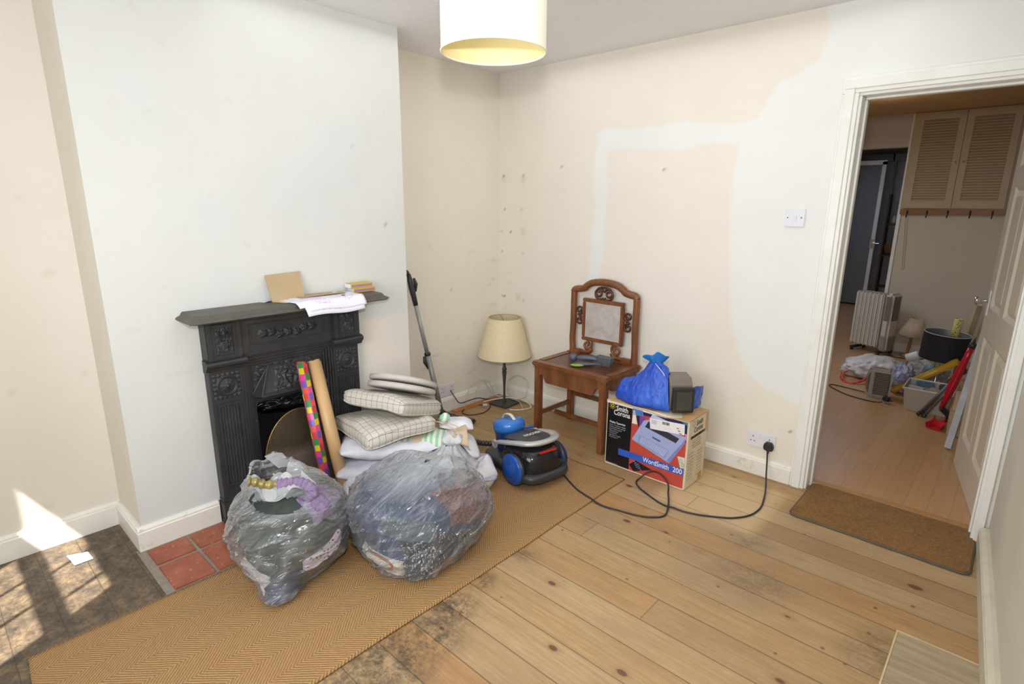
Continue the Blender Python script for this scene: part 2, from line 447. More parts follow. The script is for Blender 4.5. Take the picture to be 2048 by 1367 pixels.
o = painted('floor', lambda u, v: ((-.1+u*3.7, YF-.1+v*4.16, 0), (-.1+u*3.7, YF-.1+v*4.16)), 120, 130, col_floor, None, M_floor)

# a later patch of greyer boards let in by the right-hand wall
mp = N('grey_patch_boards')
_g = mp.noise(1, 6, .62, mp.mapping((3, 40, 1))); _k = mp.noise(7, 3)
_c = mp.ramp(_g, [(.3, rgb(144, 128, 102)), (.55, rgb(172, 154, 126)), (.8, rgb(190, 172, 144))])
_v = mp.node('ShaderNodeTexVoronoi', {'Vector': mp.mapping((5, 14, 1)), 'Scale': 1.0})
_c = mp.mix(mp.ramp(_v.outputs['Distance'], [(.05, (.8, .8, .8)), (.12, (0, 0, 0))]), _c, rgb(80, 62, 46))
M_gp = mp.out(_c, .55)
mb = MB()
for a, b in ((-1.066, -.923), (-1.212, -1.069), (-1.358, -1.215), (-1.504, -1.361)): mb.box((2.897, a, -.003), (3.155, b, .0025))
mb.mat(1); mb.box((2.893, -.922, -.002), (3.15, -.915, .0035)); mb.box((2.890, -1.42, -.002), (2.896, -.915, .003))
struct('floor_patch', mb, [M_gp, simple('bare_wood_edge', rgb(206, 182, 140), .6)], 'patch of greyer floorboards with a pale edge by the right wall')

# hall floor: pale laminate
m = N('hall_laminate')
src = m.mapping((1, 1, 1), rot=(0, 0, PI/2))
bk = m.node('ShaderNodeTexBrick', {'Vector': src, 'Color1': rgb(186, 142, 98), 'Color2': rgb(196, 152, 108), 'Mortar': rgb(150, 108, 70), 'Scale': 1.0, 'Mortar Size': .0012, 'Brick Width': 1.2, 'Row Height': .095, 'Bias': 0.0})
g = m.noise(1, 5, .6, m.mapping((60, 4, 1)))
c = m.mix(.3, bk.outputs['Color'], m.ramp(g, [(.3, rgb(172, 126, 82)), (.7, rgb(206, 164, 120))]))
M_lam = m.out(c, .28)
mb = MB(); mb.box((-.4, .13, -.05), (3.2, 7.6, .006)); struct('floor_hall', mb, M_lam)
mb = MB(); mb.box((DXL, .085, -.02), (DXR+.04, .135, .012)); M_strip = simple('oak_strip', rgb(176, 132, 78), .4)
struct('trim_1', mb, M_strip, 'oak threshold strip in the doorway', bevel=.003)

# ------------------------------------------------------------------ hall shell
def hx(y): return 3.10-.072*y
mb = MB(); mb.quad((hx(-.02), -.02, 0), (hx(HY+.1), HY+.1, 0), (hx(HY+.1), HY+.1, H), (hx(-.02), -.02, H)); mb.quad((hx(0)+.1, -.1, 0), (hx(HY)+.1, HY, 0), (hx(HY)+.1, HY, H), (hx(0)+.1, -.1, H)); struct('wall_hall_right', mb, M_hallgrey)  # second, outer sheet added to keep sun from leaking through the wall joint
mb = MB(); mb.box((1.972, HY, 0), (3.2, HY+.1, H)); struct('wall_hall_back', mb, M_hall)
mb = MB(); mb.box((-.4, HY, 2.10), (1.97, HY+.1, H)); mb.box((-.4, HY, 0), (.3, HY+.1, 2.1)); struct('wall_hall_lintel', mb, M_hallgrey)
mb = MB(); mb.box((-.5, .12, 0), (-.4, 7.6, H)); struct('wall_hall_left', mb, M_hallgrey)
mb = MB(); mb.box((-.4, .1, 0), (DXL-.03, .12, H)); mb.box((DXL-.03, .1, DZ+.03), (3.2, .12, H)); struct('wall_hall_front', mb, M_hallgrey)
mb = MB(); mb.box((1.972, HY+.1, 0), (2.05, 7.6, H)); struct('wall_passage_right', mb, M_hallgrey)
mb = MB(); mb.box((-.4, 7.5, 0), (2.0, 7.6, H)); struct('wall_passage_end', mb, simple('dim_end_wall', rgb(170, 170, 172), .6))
mb = MB(); mb.box((1.98, HY-.018, 0), (2.9, HY, .10)); struct('baseboard_hall', mb, M_gloss, bevel=.004)
# white corner bead on the passage edge
mb = MB(); mb.box((1.955, HY-.012, 0.0), (1.985, HY+.02, H-.002)); struct('trim_2', mb, M_gloss, 'white painted corner trim at the passage')
# door frame in the room (lining, stop, architrave)
mb = MB()
# left architrave, head, right
ax0 = DXL-.085
mb.box((ax0, -.022, -.001), (DXL-.012, .001, DZ+.012)); mb.box((ax0+.012, -.03, -.001), (DXL-.03, -.022, DZ+.03))
mb.box((ax0, -.022, DZ+.012), (DXR+.042, .001, DZ+.085)); mb.box((ax0+.012, -.03, DZ+.03), (DXR+.02, -.022, DZ+.07))
mb.box((DXR+.012, -.022, -.001), (DXR+.042, .001, DZ+.012))
mb.box((DXL-.03, -.008, -.001), (DXL, .13, DZ)); mb.box((DXR, -.008, -.001), (DXR+.03, .095, DZ)); mb.box((DXL-.03, -.008, DZ), (DXR+.03, .13, DZ+.03))
mb.box((DXL, .05, 0), (DXL+.012, .09, DZ-.012)); mb.box((DXR-.010, .05, 0), (DXR, .088, DZ-.012)); mb.box((DXL, .05, DZ-.012), (DXR, .09, DZ))
struct('trim_3', mb, M_gloss, 'white door frame with moulded architrave', bevel=.004)

# skirting boards
def skirt(name, p0, p1, nrm, h=.10, th=.02, mat=None, bead=True):
    p0 = V((*p0, 0)); p1 = V((*p1, 0)); n = V((*nrm, 0)).normalized()
    prof = [(0, -.001), (th, -.001), (th, h*.8), (th-.004, h*.84), (th-.004, h*.9), (th*.4, h), (0, h)]
    mb = MB(); k = len(prof)
    for p in (p0, p1):
        for a, z in prof: mb.v.append(p+n*a+V((0, 0, z)))
    for i in range(k):
        j = (i+1) % k; mb.f.append([i, j, k+j, k+i]); mb.mi.append(0)
    mb.f.append(list(range(k-1, -1, -1))); mb.mi.append(0); mb.f.append(list(range(k, 2*k))); mb.mi.append(0)
    return struct(name, mb, mat or M_worn, weld=True)
skirt('baseboard_back', (0, 0), (ax0, 0), (0, -1), .102, .022)
skirt('baseboard_left_recess', (0, 0), (0, CY1), (1, 0), .11, .022)
skirt('baseboard_left_alcove', (0, CY0), (0, YF), (1, 0), .115, .022)
skirt('baseboard_chimney_side', (0, CY0), (D+.02, CY0), (0, -1), .11, .022)
skirt('baseboard_chimney_front', (D, CY0-.02), (D, -2.31), (1, 0), .115, .022)
skirt('baseboard_chimney_right', (D, -1.52), (D, CY1), (1, 0), .11, .022)
skirt('baseboard_right', (xr(-.03), -.03), (xr(YF), YF), (-1, -.072), .095, .034, simple('cream_skirting_paint', rgb(205, 198, 176), .45, var=.08))

# hearth: quarry tiles set in cement
m = N('quarry_tile')
c = m.ramp(m.noise(9, 5, .65), [(.3, rgb(132, 72, 50)), (.55, rgb(160, 88, 64)), (.8, rgb(176, 106, 80))])
c = m.mix(m.ramp(m.noise(60, 3), [(.62, (0, 0, 0)), (.72, (.5, .5, .5))]), c, rgb(196, 170, 150))
m.bump(m.noise(30, 4), .15, .004)
M_tile = m.out(c, .48)
M_cem = simple('cement', rgb(140, 132, 118), .85, bump=.5, var=.18, scale=40)
mb = MB(); mb.mat(1).box((D+.0, -2.662, -.01), (.754, -1.3, .006)); mb.mat(0)
ty = -2.63
while ty < -1.35:
    for x0, x1 in ((D+.035, .525), (.54, .750)):
        mb.bbox((x0, ty, -.005), (x1, ty+.155, .011), .003)
    ty += .168
struct('floor_hearth', mb, [M_tile, M_cem], 'red quarry tile hearth set in cement')

# ------------------------------------------------------------------ camera and light
cam = bpy.data.cameras.new('cam'); co = bpy.data.objects.new('camera', cam); C.objects.link(co)
cam.sensor_width = 36; cam.lens = 36*1113.26/2048; cam.clip_start = .05
yaw, pitch, roll = -.7409, -.2397, .0071
f = V((math.cos(pitch)*math.sin(yaw), math.cos(pitch)*math.cos(yaw), math.sin(pitch)))
r = V((math.cos(yaw), -math.sin(yaw), 0)); u = r.cross(f)
r2 = r*math.cos(roll)+u*math.sin(roll); u2 = -r*math.sin(roll)+u*math.cos(roll)
R = Matrix((r2, u2, -f)).transposed()
CAMP = V((3.0141, -3.1411, 1.4938))
co.matrix_world = Matrix.Translation(CAMP) @ R.to_4x4()
bpy.context.scene.camera = co

def light(kind, name, loc, energy, color=(1, 1, 1), **kw):
    L = bpy.data.lights.new(name, kind); L.energy = energy; L.color = color
    for k, v in kw.items(): setattr(L, k, v)
    o = bpy.data.objects.new(name, L); C.objects.link(o); o.location = loc
    return o
# the photographer's flash, just above the lens
fl = light('SPOT', 'camera_flash', CAMP+u2*.19+f*.03, 108, (1, .995, .985), shadow_soft_size=.028, spot_size=2.25, spot_blend=1.0)
fl.rotation_euler = R.to_euler()
# added soft area fill behind the camera; the front wall is solid here
dl = light('AREA', 'front_fill_light', (2.1, YF+.03, 1.45), 52, (.90, .95, 1.0), shape='RECTANGLE', size=1.6, size_y=1.3)
dl.rotation_euler = Euler((PI/2, 0, 0))
d2 = light('AREA', 'ceiling_bounce_fill', (1.5, -1.1, H-.04), 13, (.95, .975, 1), shape='RECTANGLE', size=2.2, size_y=2.0)  # added area fill standing in for light bounced off the ceiling
sd = V((-.58, 1.0, -1.69)).normalized()
sun = light('SUN', 'sun', (1.5, -6, 4), 20, (1, .97, .92), angle=.009)
sun.rotation_euler = sd.to_track_quat('-Z', 'Y').to_euler()
hl = light('POINT', 'hall_ceiling_lamp', (1.95, 2.7, 2.28), 1.8, (1, .74, .45), shadow_soft_size=.04)
h2 = light('AREA', 'hall_fill_light', (.8, 2.2, 2.2), 27.0, (.8, .88, 1), size=1.2)  # added area fill to brighten the hall, no window behind it
h3 = light('AREA', 'passage_fill_light', (1.2, 5.6, 2.3), 8.0, (.7, .8, 1), size=.8)  # added area fill that lifts the passage and the far door

w = bpy.data.worlds.new('w'); bpy.context.scene.world = w; w.use_nodes = True
w.node_tree.nodes['Background'].inputs[0].default_value = (.62, .78, 1, 1); w.node_tree.nodes['Background'].inputs[1].default_value = 1.5
sc = bpy.context.scene
sc.view_settings.view_transform = 'Standard'; sc.view_settings.look = 'None'; sc.view_settings.exposure = -.13
sc.cycles.use_denoising = True; sc.cycles.use_adaptive_sampling = True; sc.cycles.adaptive_threshold = .03; sc.cycles.max_bounces = 7; sc.cycles.transparent_max_bounces = 16
sc.cycles.sample_clamp_indirect = 6; sc.cycles.caustics_reflective = False; sc.cycles.caustics_refractive = False
# ------------------------------------------------------------------ fireplace (cast iron)
m = N('black_cast_iron')
c = m.ramp(m.noise(8, 5, .6), [(.3, rgb(48, 48, 49)), (.6, rgb(62, 62, 63)), (.85, rgb(80, 79, 79))])
m.bump(m.noise(220, 3), .12, .002)
M_iron = m.out(c, .5, .25)
M_soot = simple('soot', rgb(22, 21, 21), .9)
FX = D
fp = thing('fireplace', 'black cast iron fireplace surround with floral panels against the chimney breast', 'fireplace', (FX, -1.915, 0))

def relief(mb, x, y0, y1, z0, z1, fn, nu=60, nv=40, th=.0):
    mb.grid(lambda u, v: (x+fn(u, v), y0+u*(y1-y0), z0+v*(z1-z0)), nu, nv)
def flora(u, v, seed=0, k=7, a=.006):
    a *= 1.6
    e = min(u, 1-u, v, 1-v); m_ = sstep(0.02, .12, e)
    q = math.sin(k*u*3+3*nz(u*4, v*4, seed))*math.cos(k*v*2.2+3*nz(u*5, v*5, seed+4))
    return a*m_*(abs(q)**.7)*(1 if q > 0 else .3)
def swag(u, v):
    """garland of flowers along an arc"""
    h = 0
    for i, s in enumerate((.16, .27, .38, .5, .62, .73, .84)):
        cy = .5-.18*math.cos((s-.5)*PI*1.6)+.1*(i % 2)
        d = math.hypot((u-s)*3.0, v-cy)
        h = max(h, .014*sstep(.26, .05, d)*(.7+.3*math.cos(6*math.atan2(v-cy, (u-s)*3))))
    return h*sstep(.0, .06, min(u, 1-u, v, 1-v))+.001
def frame(mb, x, y0, y1, z0, z1, w=.012, h=.006, bev=.004):
    """raised picture-frame moulding round a sunk panel"""
    for a, b, c_, d in ((y0, y1, z1-w, z1), (y0, y1, z0, z0+w), (y0, y0+w, z0+w, z1-w), (y1-w, y1, z0+w, z1-w)):
        mb.bbox((x, a, c_), (x+h, b, d), bev*.6)
# back plate of the whole surround
mb = MB()
YL, YR = -2.298, -1.532
mb.box((FX, YL, .80), (FX+.060, YR, .995))
for a, b, zz in ((YL, -2.15, .995), (-1.68, YR, .995)):
    mb.box((FX, a, 0), (FX+.055, b, .81))
for k, (a, dx, z1) in enumerate(((.0, .052, .79), (.012, .046, .775), (.024, .038, .76), (.036, .03, .745))):
    mb.box((FX, -2.15+a, 0), (FX+dx, -2.15+a+.012, z1)); mb.box((FX, -1.68-a-.012, 0), (FX+dx, -1.68-a, z1))
    mb.box((FX, -2.15+a, z1-.0), (FX+dx, -1.68-a, z1+.015))
mb.build('surround_body', M_iron, fp, bevel=.003)
# frieze with sunk panel and floral garland
mb = MB()
for a, b in ((YL-.002, -2.148), (-1.682, YR+.002)): mb.bbox((FX+.05, a, .812), (FX+.082, b, .99), .004)
frame(mb, FX+.058, -2.105, -1.725, .842, .95, .010, .008)
mb.build('frieze', M_iron, fp)
mb = MB(); relief(mb, FX+.0605, -2.095, -1.735, .85, .942, swag, 140, 50); mb.build('garland_relief', M_iron, fp, smooth=True)
# end-block panels with urn relief
def urn(u, v):
    a = abs(u-.5); h = 0
    if .12 < v < .5: h = .008*sstep(.34*(1-abs(v-.36)*2.2), .1, a)
    h = max(h, .007*sstep(.22, .05, math.hypot(a-.22, v-.72))*(.6+.4*math.cos(5*math.atan2(v-.72, a-.22))))
    h = max(h, .007*sstep(.2, .05, math.hypot(a, v-.78)))
    h += flora(u, v, 3, 9, .003)
    return h
for a, b in ((-2.275, -2.175), (-1.655, -1.555)):
    mb = MB(); relief(mb, FX+.083, a+.01, b-.01, .832, .965, urn, 46, 60); frame(mb, FX+.08, a, b, .822, .975, .011, .010)
    mb.build('urn_panel', M_iron, fp, smooth=False)
# capital mouldings
for a, b in ((YL, -2.15), (-1.68, YR)):
    mb = MB()
    P = [(.05, .757), (.084, .762), (.092, .775), (.104, .786), (.108, .797), (.104, .806), (.088, .812), (.05, .814)]
    e = .014
    n = len(P)
    lo = V((FX, a-e, 0)); hi = V((FX, b+e, 0))
    for q in (a-e, b+e):
        for x, z in P: mb.v.append(V((FX+x-.012, q, z)))
    for i in range(n):
        j = (i+1) % n; mb.f.append([i, j, n+j, n+i]); mb.mi.append(0)
    mb.f.append(list(range(n))); mb.f.append(list(range(2*n-1, n-1, -1))); mb.mi += [0, 0]
    mb.build('capital', M_iron, fp)
# rosette blocks, fluted shafts, plinths
def ros(u, v):
    x, y = (u-.5)*2, (v-.5)*2; r = math.hypot(x, y); a = math.atan2(y, x)
    h = 0
    if r < .82: h = .010*math.exp(-((r-.72)/.07)**2)+.012*max(0, 1-r/.66)*(.72+.28*abs(math.cos(4*a)))+.006*sstep(.2, .1, r)
    else: h = .004*abs(math.sin(9*x)*math.sin(9*y))
    return h
for a, b in ((YL, -2.15), (-1.68, YR)):
    cy = (a+b)/2
    mb = MB(); relief(mb, FX+.0555, cy-.06, cy+.06, .622, .742, ros, 56, 56); mb.build('rosette', M_iron, fp, smooth=True)
    mb = MB(); frame(mb, FX+.054, cy-.056, cy+.056, .185, .60, .014, .008)
    for k in range(6):
        y = cy-.034+k*.0136; mb.tube([(FX+.055, y, .205), (FX+.055, y, .585)], .0045, 8)
    mb.build('fluted_shaft', M_iron, fp)
    mb = MB(); mb.bbox((FX, a-.006, 0), (FX+.072, b+.006, .115), .004); mb.bbox((FX, a-.003, .115), (FX+.066, b+.003, .135), .006); mb.bbox((FX, a-.008, .0), (FX+.084, b+.008, .035), .006)
    frame(mb, FX+.070, a+.022, b-.022, .045, .105, .01, .005)
    mb.build('plinth', M_iron, fp)
# mantel shelf, moulded edge
mb = MB()
prof = [(.0, 1.036, 0), (.0, 1.004, .0), (.03, .985, -.0)]
def ring(dx, e, z, ch=.022):
    x1 = FX+dx; y0 = -2.345-e; y1 = -1.435+e
    return [(FX, y0, z), (x1-ch, y0, z), (x1, y0+ch, z), (x1, y1-ch, z), (x1-ch, y1, z), (FX, y1, z)]
rings = [ring(.078, -.055, .975), ring(.09, -.045, .985), ring(.115, -.022, .992), ring(.15, .006, 1.0), ring(.188, .034, 1.002), ring(.196, .040, 1.008), ring(.192, .036, 1.014), ring(.178, .02, 1.022), ring(.172, .012, 1.034), ring(.168, .008, 1.037)]
for rr in rings: mb.v += [V(p) for p in rr]
for i in range(len(rings)-1):
    for k in range(6):
        mb.f.append([i*6+k, i*6+(k+1) % 6, (i+1)*6+(k+1) % 6, (i+1)*6+k]); mb.mi.append(0)
mb.f.append(list(range(5, -1, -1))); mb.f.append([(len(rings)-1)*6+k for k in range(6)]); mb.mi += [0, 0]
M_ironS = simple('dusty_black_iron_top', rgb(86, 82, 76), .5, .1, var=.15, scale=9)
mb.build('mantel_shelf', M_ironS, fp)
# register plate with hood and arched opening
mb = MB()
RX = FX+.018
oy0, oy1 = -2.088, -1.742
def arch_z(y):
    u = (y-oy0)/(oy1-oy0)*2-1
    return .535+.05*max(0, 1-abs(u)**2.4)**.6-.012*math.exp(-((abs(u)-.72)/.10)**2)
n = 40
ys = [oy0+(oy1-oy0)*i/n for i in range(n+1)]
# plate above the opening
vs = []
for y in ys: vs += [(RX, y, arch_z(y)), (RX, y, .745), (RX-.03, y, arch_z(y))]
mb.add(vs, [(3*i, 3*i+3, 3*i+4, 3*i+1) for i in range(n)]+[(3*i, 3*i+2, 3*i+5, 3*i+3) for i in range(n)])
mb.box((RX-.02, -2.112, 0), (RX, oy0, .745)); mb.box((RX-.02, oy1, 0), (RX, -1.718, .745))
mb.build('register_plate', M_iron, fp)
mb = MB()
relief(mb, RX+.001, -2.105, -1.725, .585, .745, lambda u, v: flora(u, v, 9, 11, .006), 120, 60)
mb.build('ornament_band', M_iron, fp, smooth=True)
# hood: canopy flaring out towards its lower edge
mb = MB()
def hood(u, v):
    w = .105+.065*(1-v); y = -1.915+(u*2-1)*w; z = .598+.13*v
    x = RX+.012+.045*(1-v)**1.2
    uu = (u-.16)/.68
    h = 0
    if 0 < uu < 1:
        h = flora(uu, v, 2, 8, .005) + .006*math.exp(-((math.hypot((uu-.5)*2.2, (v-.5)*1.3)-.42)/.08)**2)
        h += .006*sstep(.2, .05, math.hypot((uu-.5)*2.2, (v-.5)*1.3))
    h += .004*(1 if (u < .04 or u > .96 or v > .95 or v < .06) else 0)
    return (x+h, y, z)
mb.grid(hood, 110, 50)
for s in (-1, 1):
    y0 = -1.915+s*.17; y1 = -1.915+s*.105
    mb.add([(RX+.067, y0, .598), (RX+.012, y1, .728), (RX, y0-s*0-.0+s*.022, .590)], [(0, 1, 2)])
    mb.tube([(RX+.069, y0, .598), (RX+.014, y1, .73)], .005, 8); mb.tube([(RX+.002, y0+s*.022, .590), (RX+.014, y1, .73)], .005, 8)
    mb.tube([(RX+.069, y0, .598), (RX+.002, y0+s*.022, .590)], .005, 8)
mb.tube([(RX+.069, -2.085, .596), (RX+.069, -1.745, .596)], .006, 8)
for k in range(4): mb.tube([(RX+.062-k*.012, -2.08, .590-k*.008), (RX+.062-k*.012, -1.75, .590-k*.008)], .005, 8)
mb.build('hood', M_iron, fp)
# firebox
mb = MB()
bx = FX-.26
mb.quad((RX-.02, -2.10, 0), (bx, -2.06, 0), (bx, -2.06, .62), (RX-.02, -2.10, .62)); mb.quad((RX-.02, -1.74, 0), (bx, -1.78, 0), (bx, -1.78, .62), (RX-.02, -1.74, .62))
mb.quad((bx, -2.06, 0), (bx, -1.78, 0), (bx, -1.78, .62), (bx, -2.06, .62)); mb.quad((RX-.02, -2.1, .62), (bx, -2.06, .62), (bx, -1.78, .62), (RX-.02, -1.74, .62))
mb.quad((RX-.02, -2.1, .012), (bx, -2.06, .012), (bx, -1.78, .012), (RX-.02, -1.74, .012))
mb.build('firebox', M_soot, fp)
mb = MB(); 
M_dst = simple('dull_steel', rgb(120, 118, 112), .45, .6)
for s in (-2.102, -1.728):
    mb = MB(); mb.lathe([(.006, 0), (.007, .004), (.004, .007)], (0, 0, 0), 12, Matrix.Translation((RX, s, .46)) @ Matrix.Rotation(PI/2, 4, 'Y')); mb.build('plate_screw', M_dst, fp)

# black plastic sack stuffed in the flue
M_black = simple('black_plastic_film', rgb(18, 18, 22), .18, var=.3)
mb = MB()
def sack(u, v):
    th = u*2*PI; ph = v*PI; f_ = 1+.30*fbm(3*math.cos(th)*math.sin(ph)+5, 3*math.sin(th)*math.sin(ph), 3*math.cos(ph))+.10*abs(fbm(u*14, v*9, 3))
    return (.318+.065*math.sin(ph)*math.cos(th)*f_, -1.915+.15*math.sin(ph)*math.sin(th)*f_, .53+.055*math.cos(ph)*f_)
mb.grid(sack, 90, 50)
o = mb.build('plastic_sack', M_black, origin=(.318, -1.915, .53), smooth=True)
tag(o, 'crumpled black plastic sack stuffed up inside the fireplace opening', 'bag')

# spark guard: brass rim, bowed wire mesh
m = N('wire_mesh')
sx, sy, sz = m.sep()
a = m.math('FRACT', m.math('MULTIPLY', m.math('ADD', sy, sz), 105)); b = m.math('FRACT', m.math('MULTIPLY', m.math('SUBTRACT', sy, sz), 105))
wire = m.math('MAXIMUM', m.math('LESS_THAN', a, .34), m.math('LESS_THAN', b, .34))
low = m.ramp(m.math('ADD', sz, m.math('MULTIPLY', m.noise(6), .08)), [(.30, (1, 1, 1)), (.36, (0, 0, 0))])
c = m.mix(low, rgb(84, 70, 50), rgb(118, 104, 96))
m.out(c, .55, .35, Alpha=m.math('MAXIMUM', wire, m.math('MULTIPLY', low, .55)))
M_mesh = m.m
M_brass = simple('aged_brass', rgb(150, 122, 74), .35, .8)
sg = thing('fireguard', 'round-topped wire mesh fireguard with thin brass rim standing in the fireplace opening', 'fireguard', (.45, -1.925, .012))
GW, GH = .185, .50
def gpt(a): # outline: rounded arch
    if a < .25: t = a/.25; return (-GW*.96-0*t, .012+t*.24)
    if a > .75: t = (a-.75)/.25; return (GW*.96, .252-t*.24)
    t = (a-.25)/.5; an = PI*(1-t); return (GW*math.cos(an)*.96, .252+.245*math.sin(an))
out = [gpt(i/60) for i in range(61)]
mb = MB(); mb.tube([(.44, -1.925+y, z) for y, z in out], .004, 8); mb.tube([(.44, -1.925-GW*.96, .014), (.44, -1.925+GW*.96, .014)], .004, 8)
mb.build('rim', M_brass, sg, smooth=True)
mb = MB()
def gm(u, v):
    y, z = gpt(u); cy, cz = 0, .2
    yy = cy+(y-cy)*v; zz = cz+(z-cz)*v
    return (.44+.055*(1-v*v), -1.925+yy, zz)
mb.grid(gm, 90, 24); mb.build('mesh_screen', M_mesh, sg, smooth=True)

# ------------------------------------------------------------------ on the mantel
M_kraft = simple('kraft_paper', rgb(178, 156, 122), .75, var=.06, scale=8)
ZT = 1.038
def sheet(mb, pts, z, th=.0006, bend=None, n=14):
    """quad sheet from 4 corners (x,y) ordered; bend(u,v)->dz"""
    a, b, c_, d = [V((*p, 0)) for p in pts]
    def f(u, v):
        p = (a*(1-u)+b*u)*(1-v)+(d*(1-u)+c_*u)*v
        return (p.x, p.y, z+(bend(u, v) if bend else 0))
    mb.grid(f, n, n)
# brown envelope leaning on the wall, its back face folded down flat
env = thing('envelope', 'brown kraft paper envelope standing upright on the mantel against the wall', 'envelope', (.38, -1.9, ZT))
mb = MB()
A0, A1 = V((.398, -1.978, ZT+.001)), V((.398, -1.812, ZT+.001)); B0, B1 = V((.352, -1.983, 1.163)), V((.352, -1.806, 1.170))
mb.add([A0, A1, B1, B0, A0+V((-.004, 0, 0)), A1+V((-.004, 0, 0)), B1+V((-.003, 0, 0)), B0+V((-.003, 0, 0))], [(0, 1, 2, 3), (7, 6, 5, 4), (0, 4, 5, 1), (1, 5, 6, 2), (2, 6, 7, 3), (3, 7, 4, 0)])
mb.build('front_sheet', M_kraft, env)
mb = MB(); sheet(mb, [(.40, -1.975), (.40, -1.80), (.47, -1.84), (.465, -1.945)], ZT+.0015); mb.build('flap', simple('kraft_paper_light', rgb(204, 180, 140), .75, var=.05), env, solid=.001)
# papers
M_paper = simple('white_paper', rgb(224, 226, 236), .7, var=.02)
M_print = N('printed_paper')
sx, sy, sz = M_print.sep()
ln = M_print.math('LESS_THAN', M_print.math('FRACT', M_print.math('MULTIPLY', sx, 160)), .45)
wd = M_print.math('GREATER_THAN', M_print.noise(90, 2, .5, M_print.mapping((.6, 1.6, 1))), .5)
zn = M_print.math('GREATER_THAN', M_print.noise(9, 1, .5), .52)
mk = M_print.math('MULTIPLY', M_print.math('MULTIPLY', ln, wd), zn)
M_print = M_print.out(M_print.mix(M_print.math('MULTIPLY', mk, .65), rgb(230, 228, 240), rgb(190, 110, 190)), .6)
def droop(u, v): return -.0
pp = thing('paper_stack', 'stack of loose white printed papers hanging over the front edge of the mantel', 'papers', (.45, -1.75, ZT))
def papr(dy, dx, z):
    a = V((.395+dx, -1.90+dy)); 
    def f(u, v):
        # u along y, v across x outward; droops past the shelf lip
        y = -1.905+dy+u*.345+.035*v*(1-u); x = .375+dx+v*.205+.04*u*0
        d = max(0, x-.515); zz = z-1.05*d*d*9-.12*d+.004*math.sin(u*7)*v
        return (x-.35*d, y, zz)
    return f
mb = MB(); mb.grid(papr(-.045, -.02, ZT+.003), 24, 24); mb.build('sheet', M_paper, pp, smooth=True, solid=.0008)
mb = MB(); mb.grid(papr(-.015, .012, ZT+.005), 24, 24); mb.build('sheet', M_paper, pp, smooth=True, solid=.0008)
mb = MB(); mb.grid(papr(.0, .0, ZT+.0075), 24, 24); mb.build('printed_sheet', M_print, pp, smooth=True, solid=.0008)
mb = MB()
for (yy, w_, l_) in ((-1.565, .006, .07),):
    mb.grid(lambda u, v: (.445+.055*v, yy+w_*u+.03*v*0, ZT+.0094+0*v), 2, 8)
mb.build('purple_stripe', simple('magenta_ink', rgb(190, 60, 160), .6), pp)
mb = MB()
mb.lathe([(.010, 0), (.010, .0006), (.0, .0008)], (.475, -1.645, ZT+.009), 16, cap=False)
mb.build('purple_stamp', simple('purple_ink', rgb(150, 50, 160), .6), pp)
ev = thing('envelope', 'flat brown window envelope lying on the white papers on the mantel', 'envelope', (.42, -1.72, ZT+.01))
mb = MB(); sheet(mb, [(.352, -1.86), (.36, -1.60), (.432, -1.60), (.438, -1.85)], ZT+.0115, bend=lambda u, v: .002*math.sin(3*u)); mb.build('sheet', M_kraft, ev, solid=.0012)
mb = MB(); sheet(mb, [(.368, -1.72), (.370, -1.63), (.40, -1.63), (.402, -1.72)], ZT+.0135); mb.build('address_window', simple('envelope_window', rgb(232, 222, 196), .3, var=.02), ev)
# scrap of card at the left
mb = MB(); mb.grid(lambda u, v: (.352+.03*u, -2.02+.045*v+.01*u, ZT+.001+.012*u*v), 4, 4)
tag(mb.build('white_scrap', M_paper, origin=(.36, -2.0, ZT), solid=.0008), 'small torn white paper scrap curled on the mantel left of the envelope', 'paper')
# two match boxes
M_mb = simple('matchbox_card', rgb(206, 178, 92), .6, var=.05); M_mbs = simple('striker_strip', rgb(170, 130, 140), .85, var=.2, scale=200)
M_mbt = simple('matchbox_tray_card', rgb(226, 226, 230), .6, var=.03)
def matchbox(label, loc, rz):
    t = thing('matchbox', label, 'matchbox', loc, rz)
    L, W, Hh = .135, .058, .024
    mb = MB(); mb.bbox((-L/2, -W/2, 0), (L/2, W/2, Hh), .0015); mb.build('sleeve', M_mb, t, local=True)
    mb = MB(); mb.box((-L/2-.0015, -W/2+.002, .002), (L/2+.0015, W/2-.002, Hh-.002)); mb.build('tray', M_mbt, t, local=True)
    mb = MB(); mb.box((-L/2+.006, -W/2-.0006, .006), (L/2-.006, -W/2, Hh-.006)); mb.build('striker', M_mbs, t, local=True)
    return t
# long axis along y; local -y side faces +x (room)
matchbox('yellow matchbox lying on the mantel shelf, lower of the two', (.385, -1.478, ZT), PI/2)
matchbox('yellow matchbox stacked on top of the other matchbox', (.382, -1.492, ZT+.0245), PI/2)

# ------------------------------------------------------------------ rolls of paper leaning on the fireplace
m = N('rainbow_squares_paper')
sx, sy, sz = m.sep()
ang = m.math('DIVIDE', m.math('ADD', m.math('ARCTAN2', sy, sx), PI), 2*PI)
ci = m.math('FLOOR', m.math('MULTIPLY', ang, 6)); cj = m.math('FLOOR', m.math('MULTIPLY', sz, 1/.033))
k = m.math('FRACT', m.math('DIVIDE', m.math('ADD', m.math('MULTIPLY', ci, 2.0), m.math('MULTIPLY', cj, 1.0)), 6.0))
k = m.math('ADD', k, m.math('MULTIPLY', m.math('FRACT', m.math('MULTIPLY', ci, .5)), .17))
cc = m.ramp(k, [(0, rgb(230, 80, 70)), (.14, rgb(120, 84, 190)), (.30, rgb(226, 66, 150)), (.47, rgb(214, 196, 30)), (.64, rgb(50, 140, 62)), (.82, rgb(206, 60, 60))], 'CONSTANT')
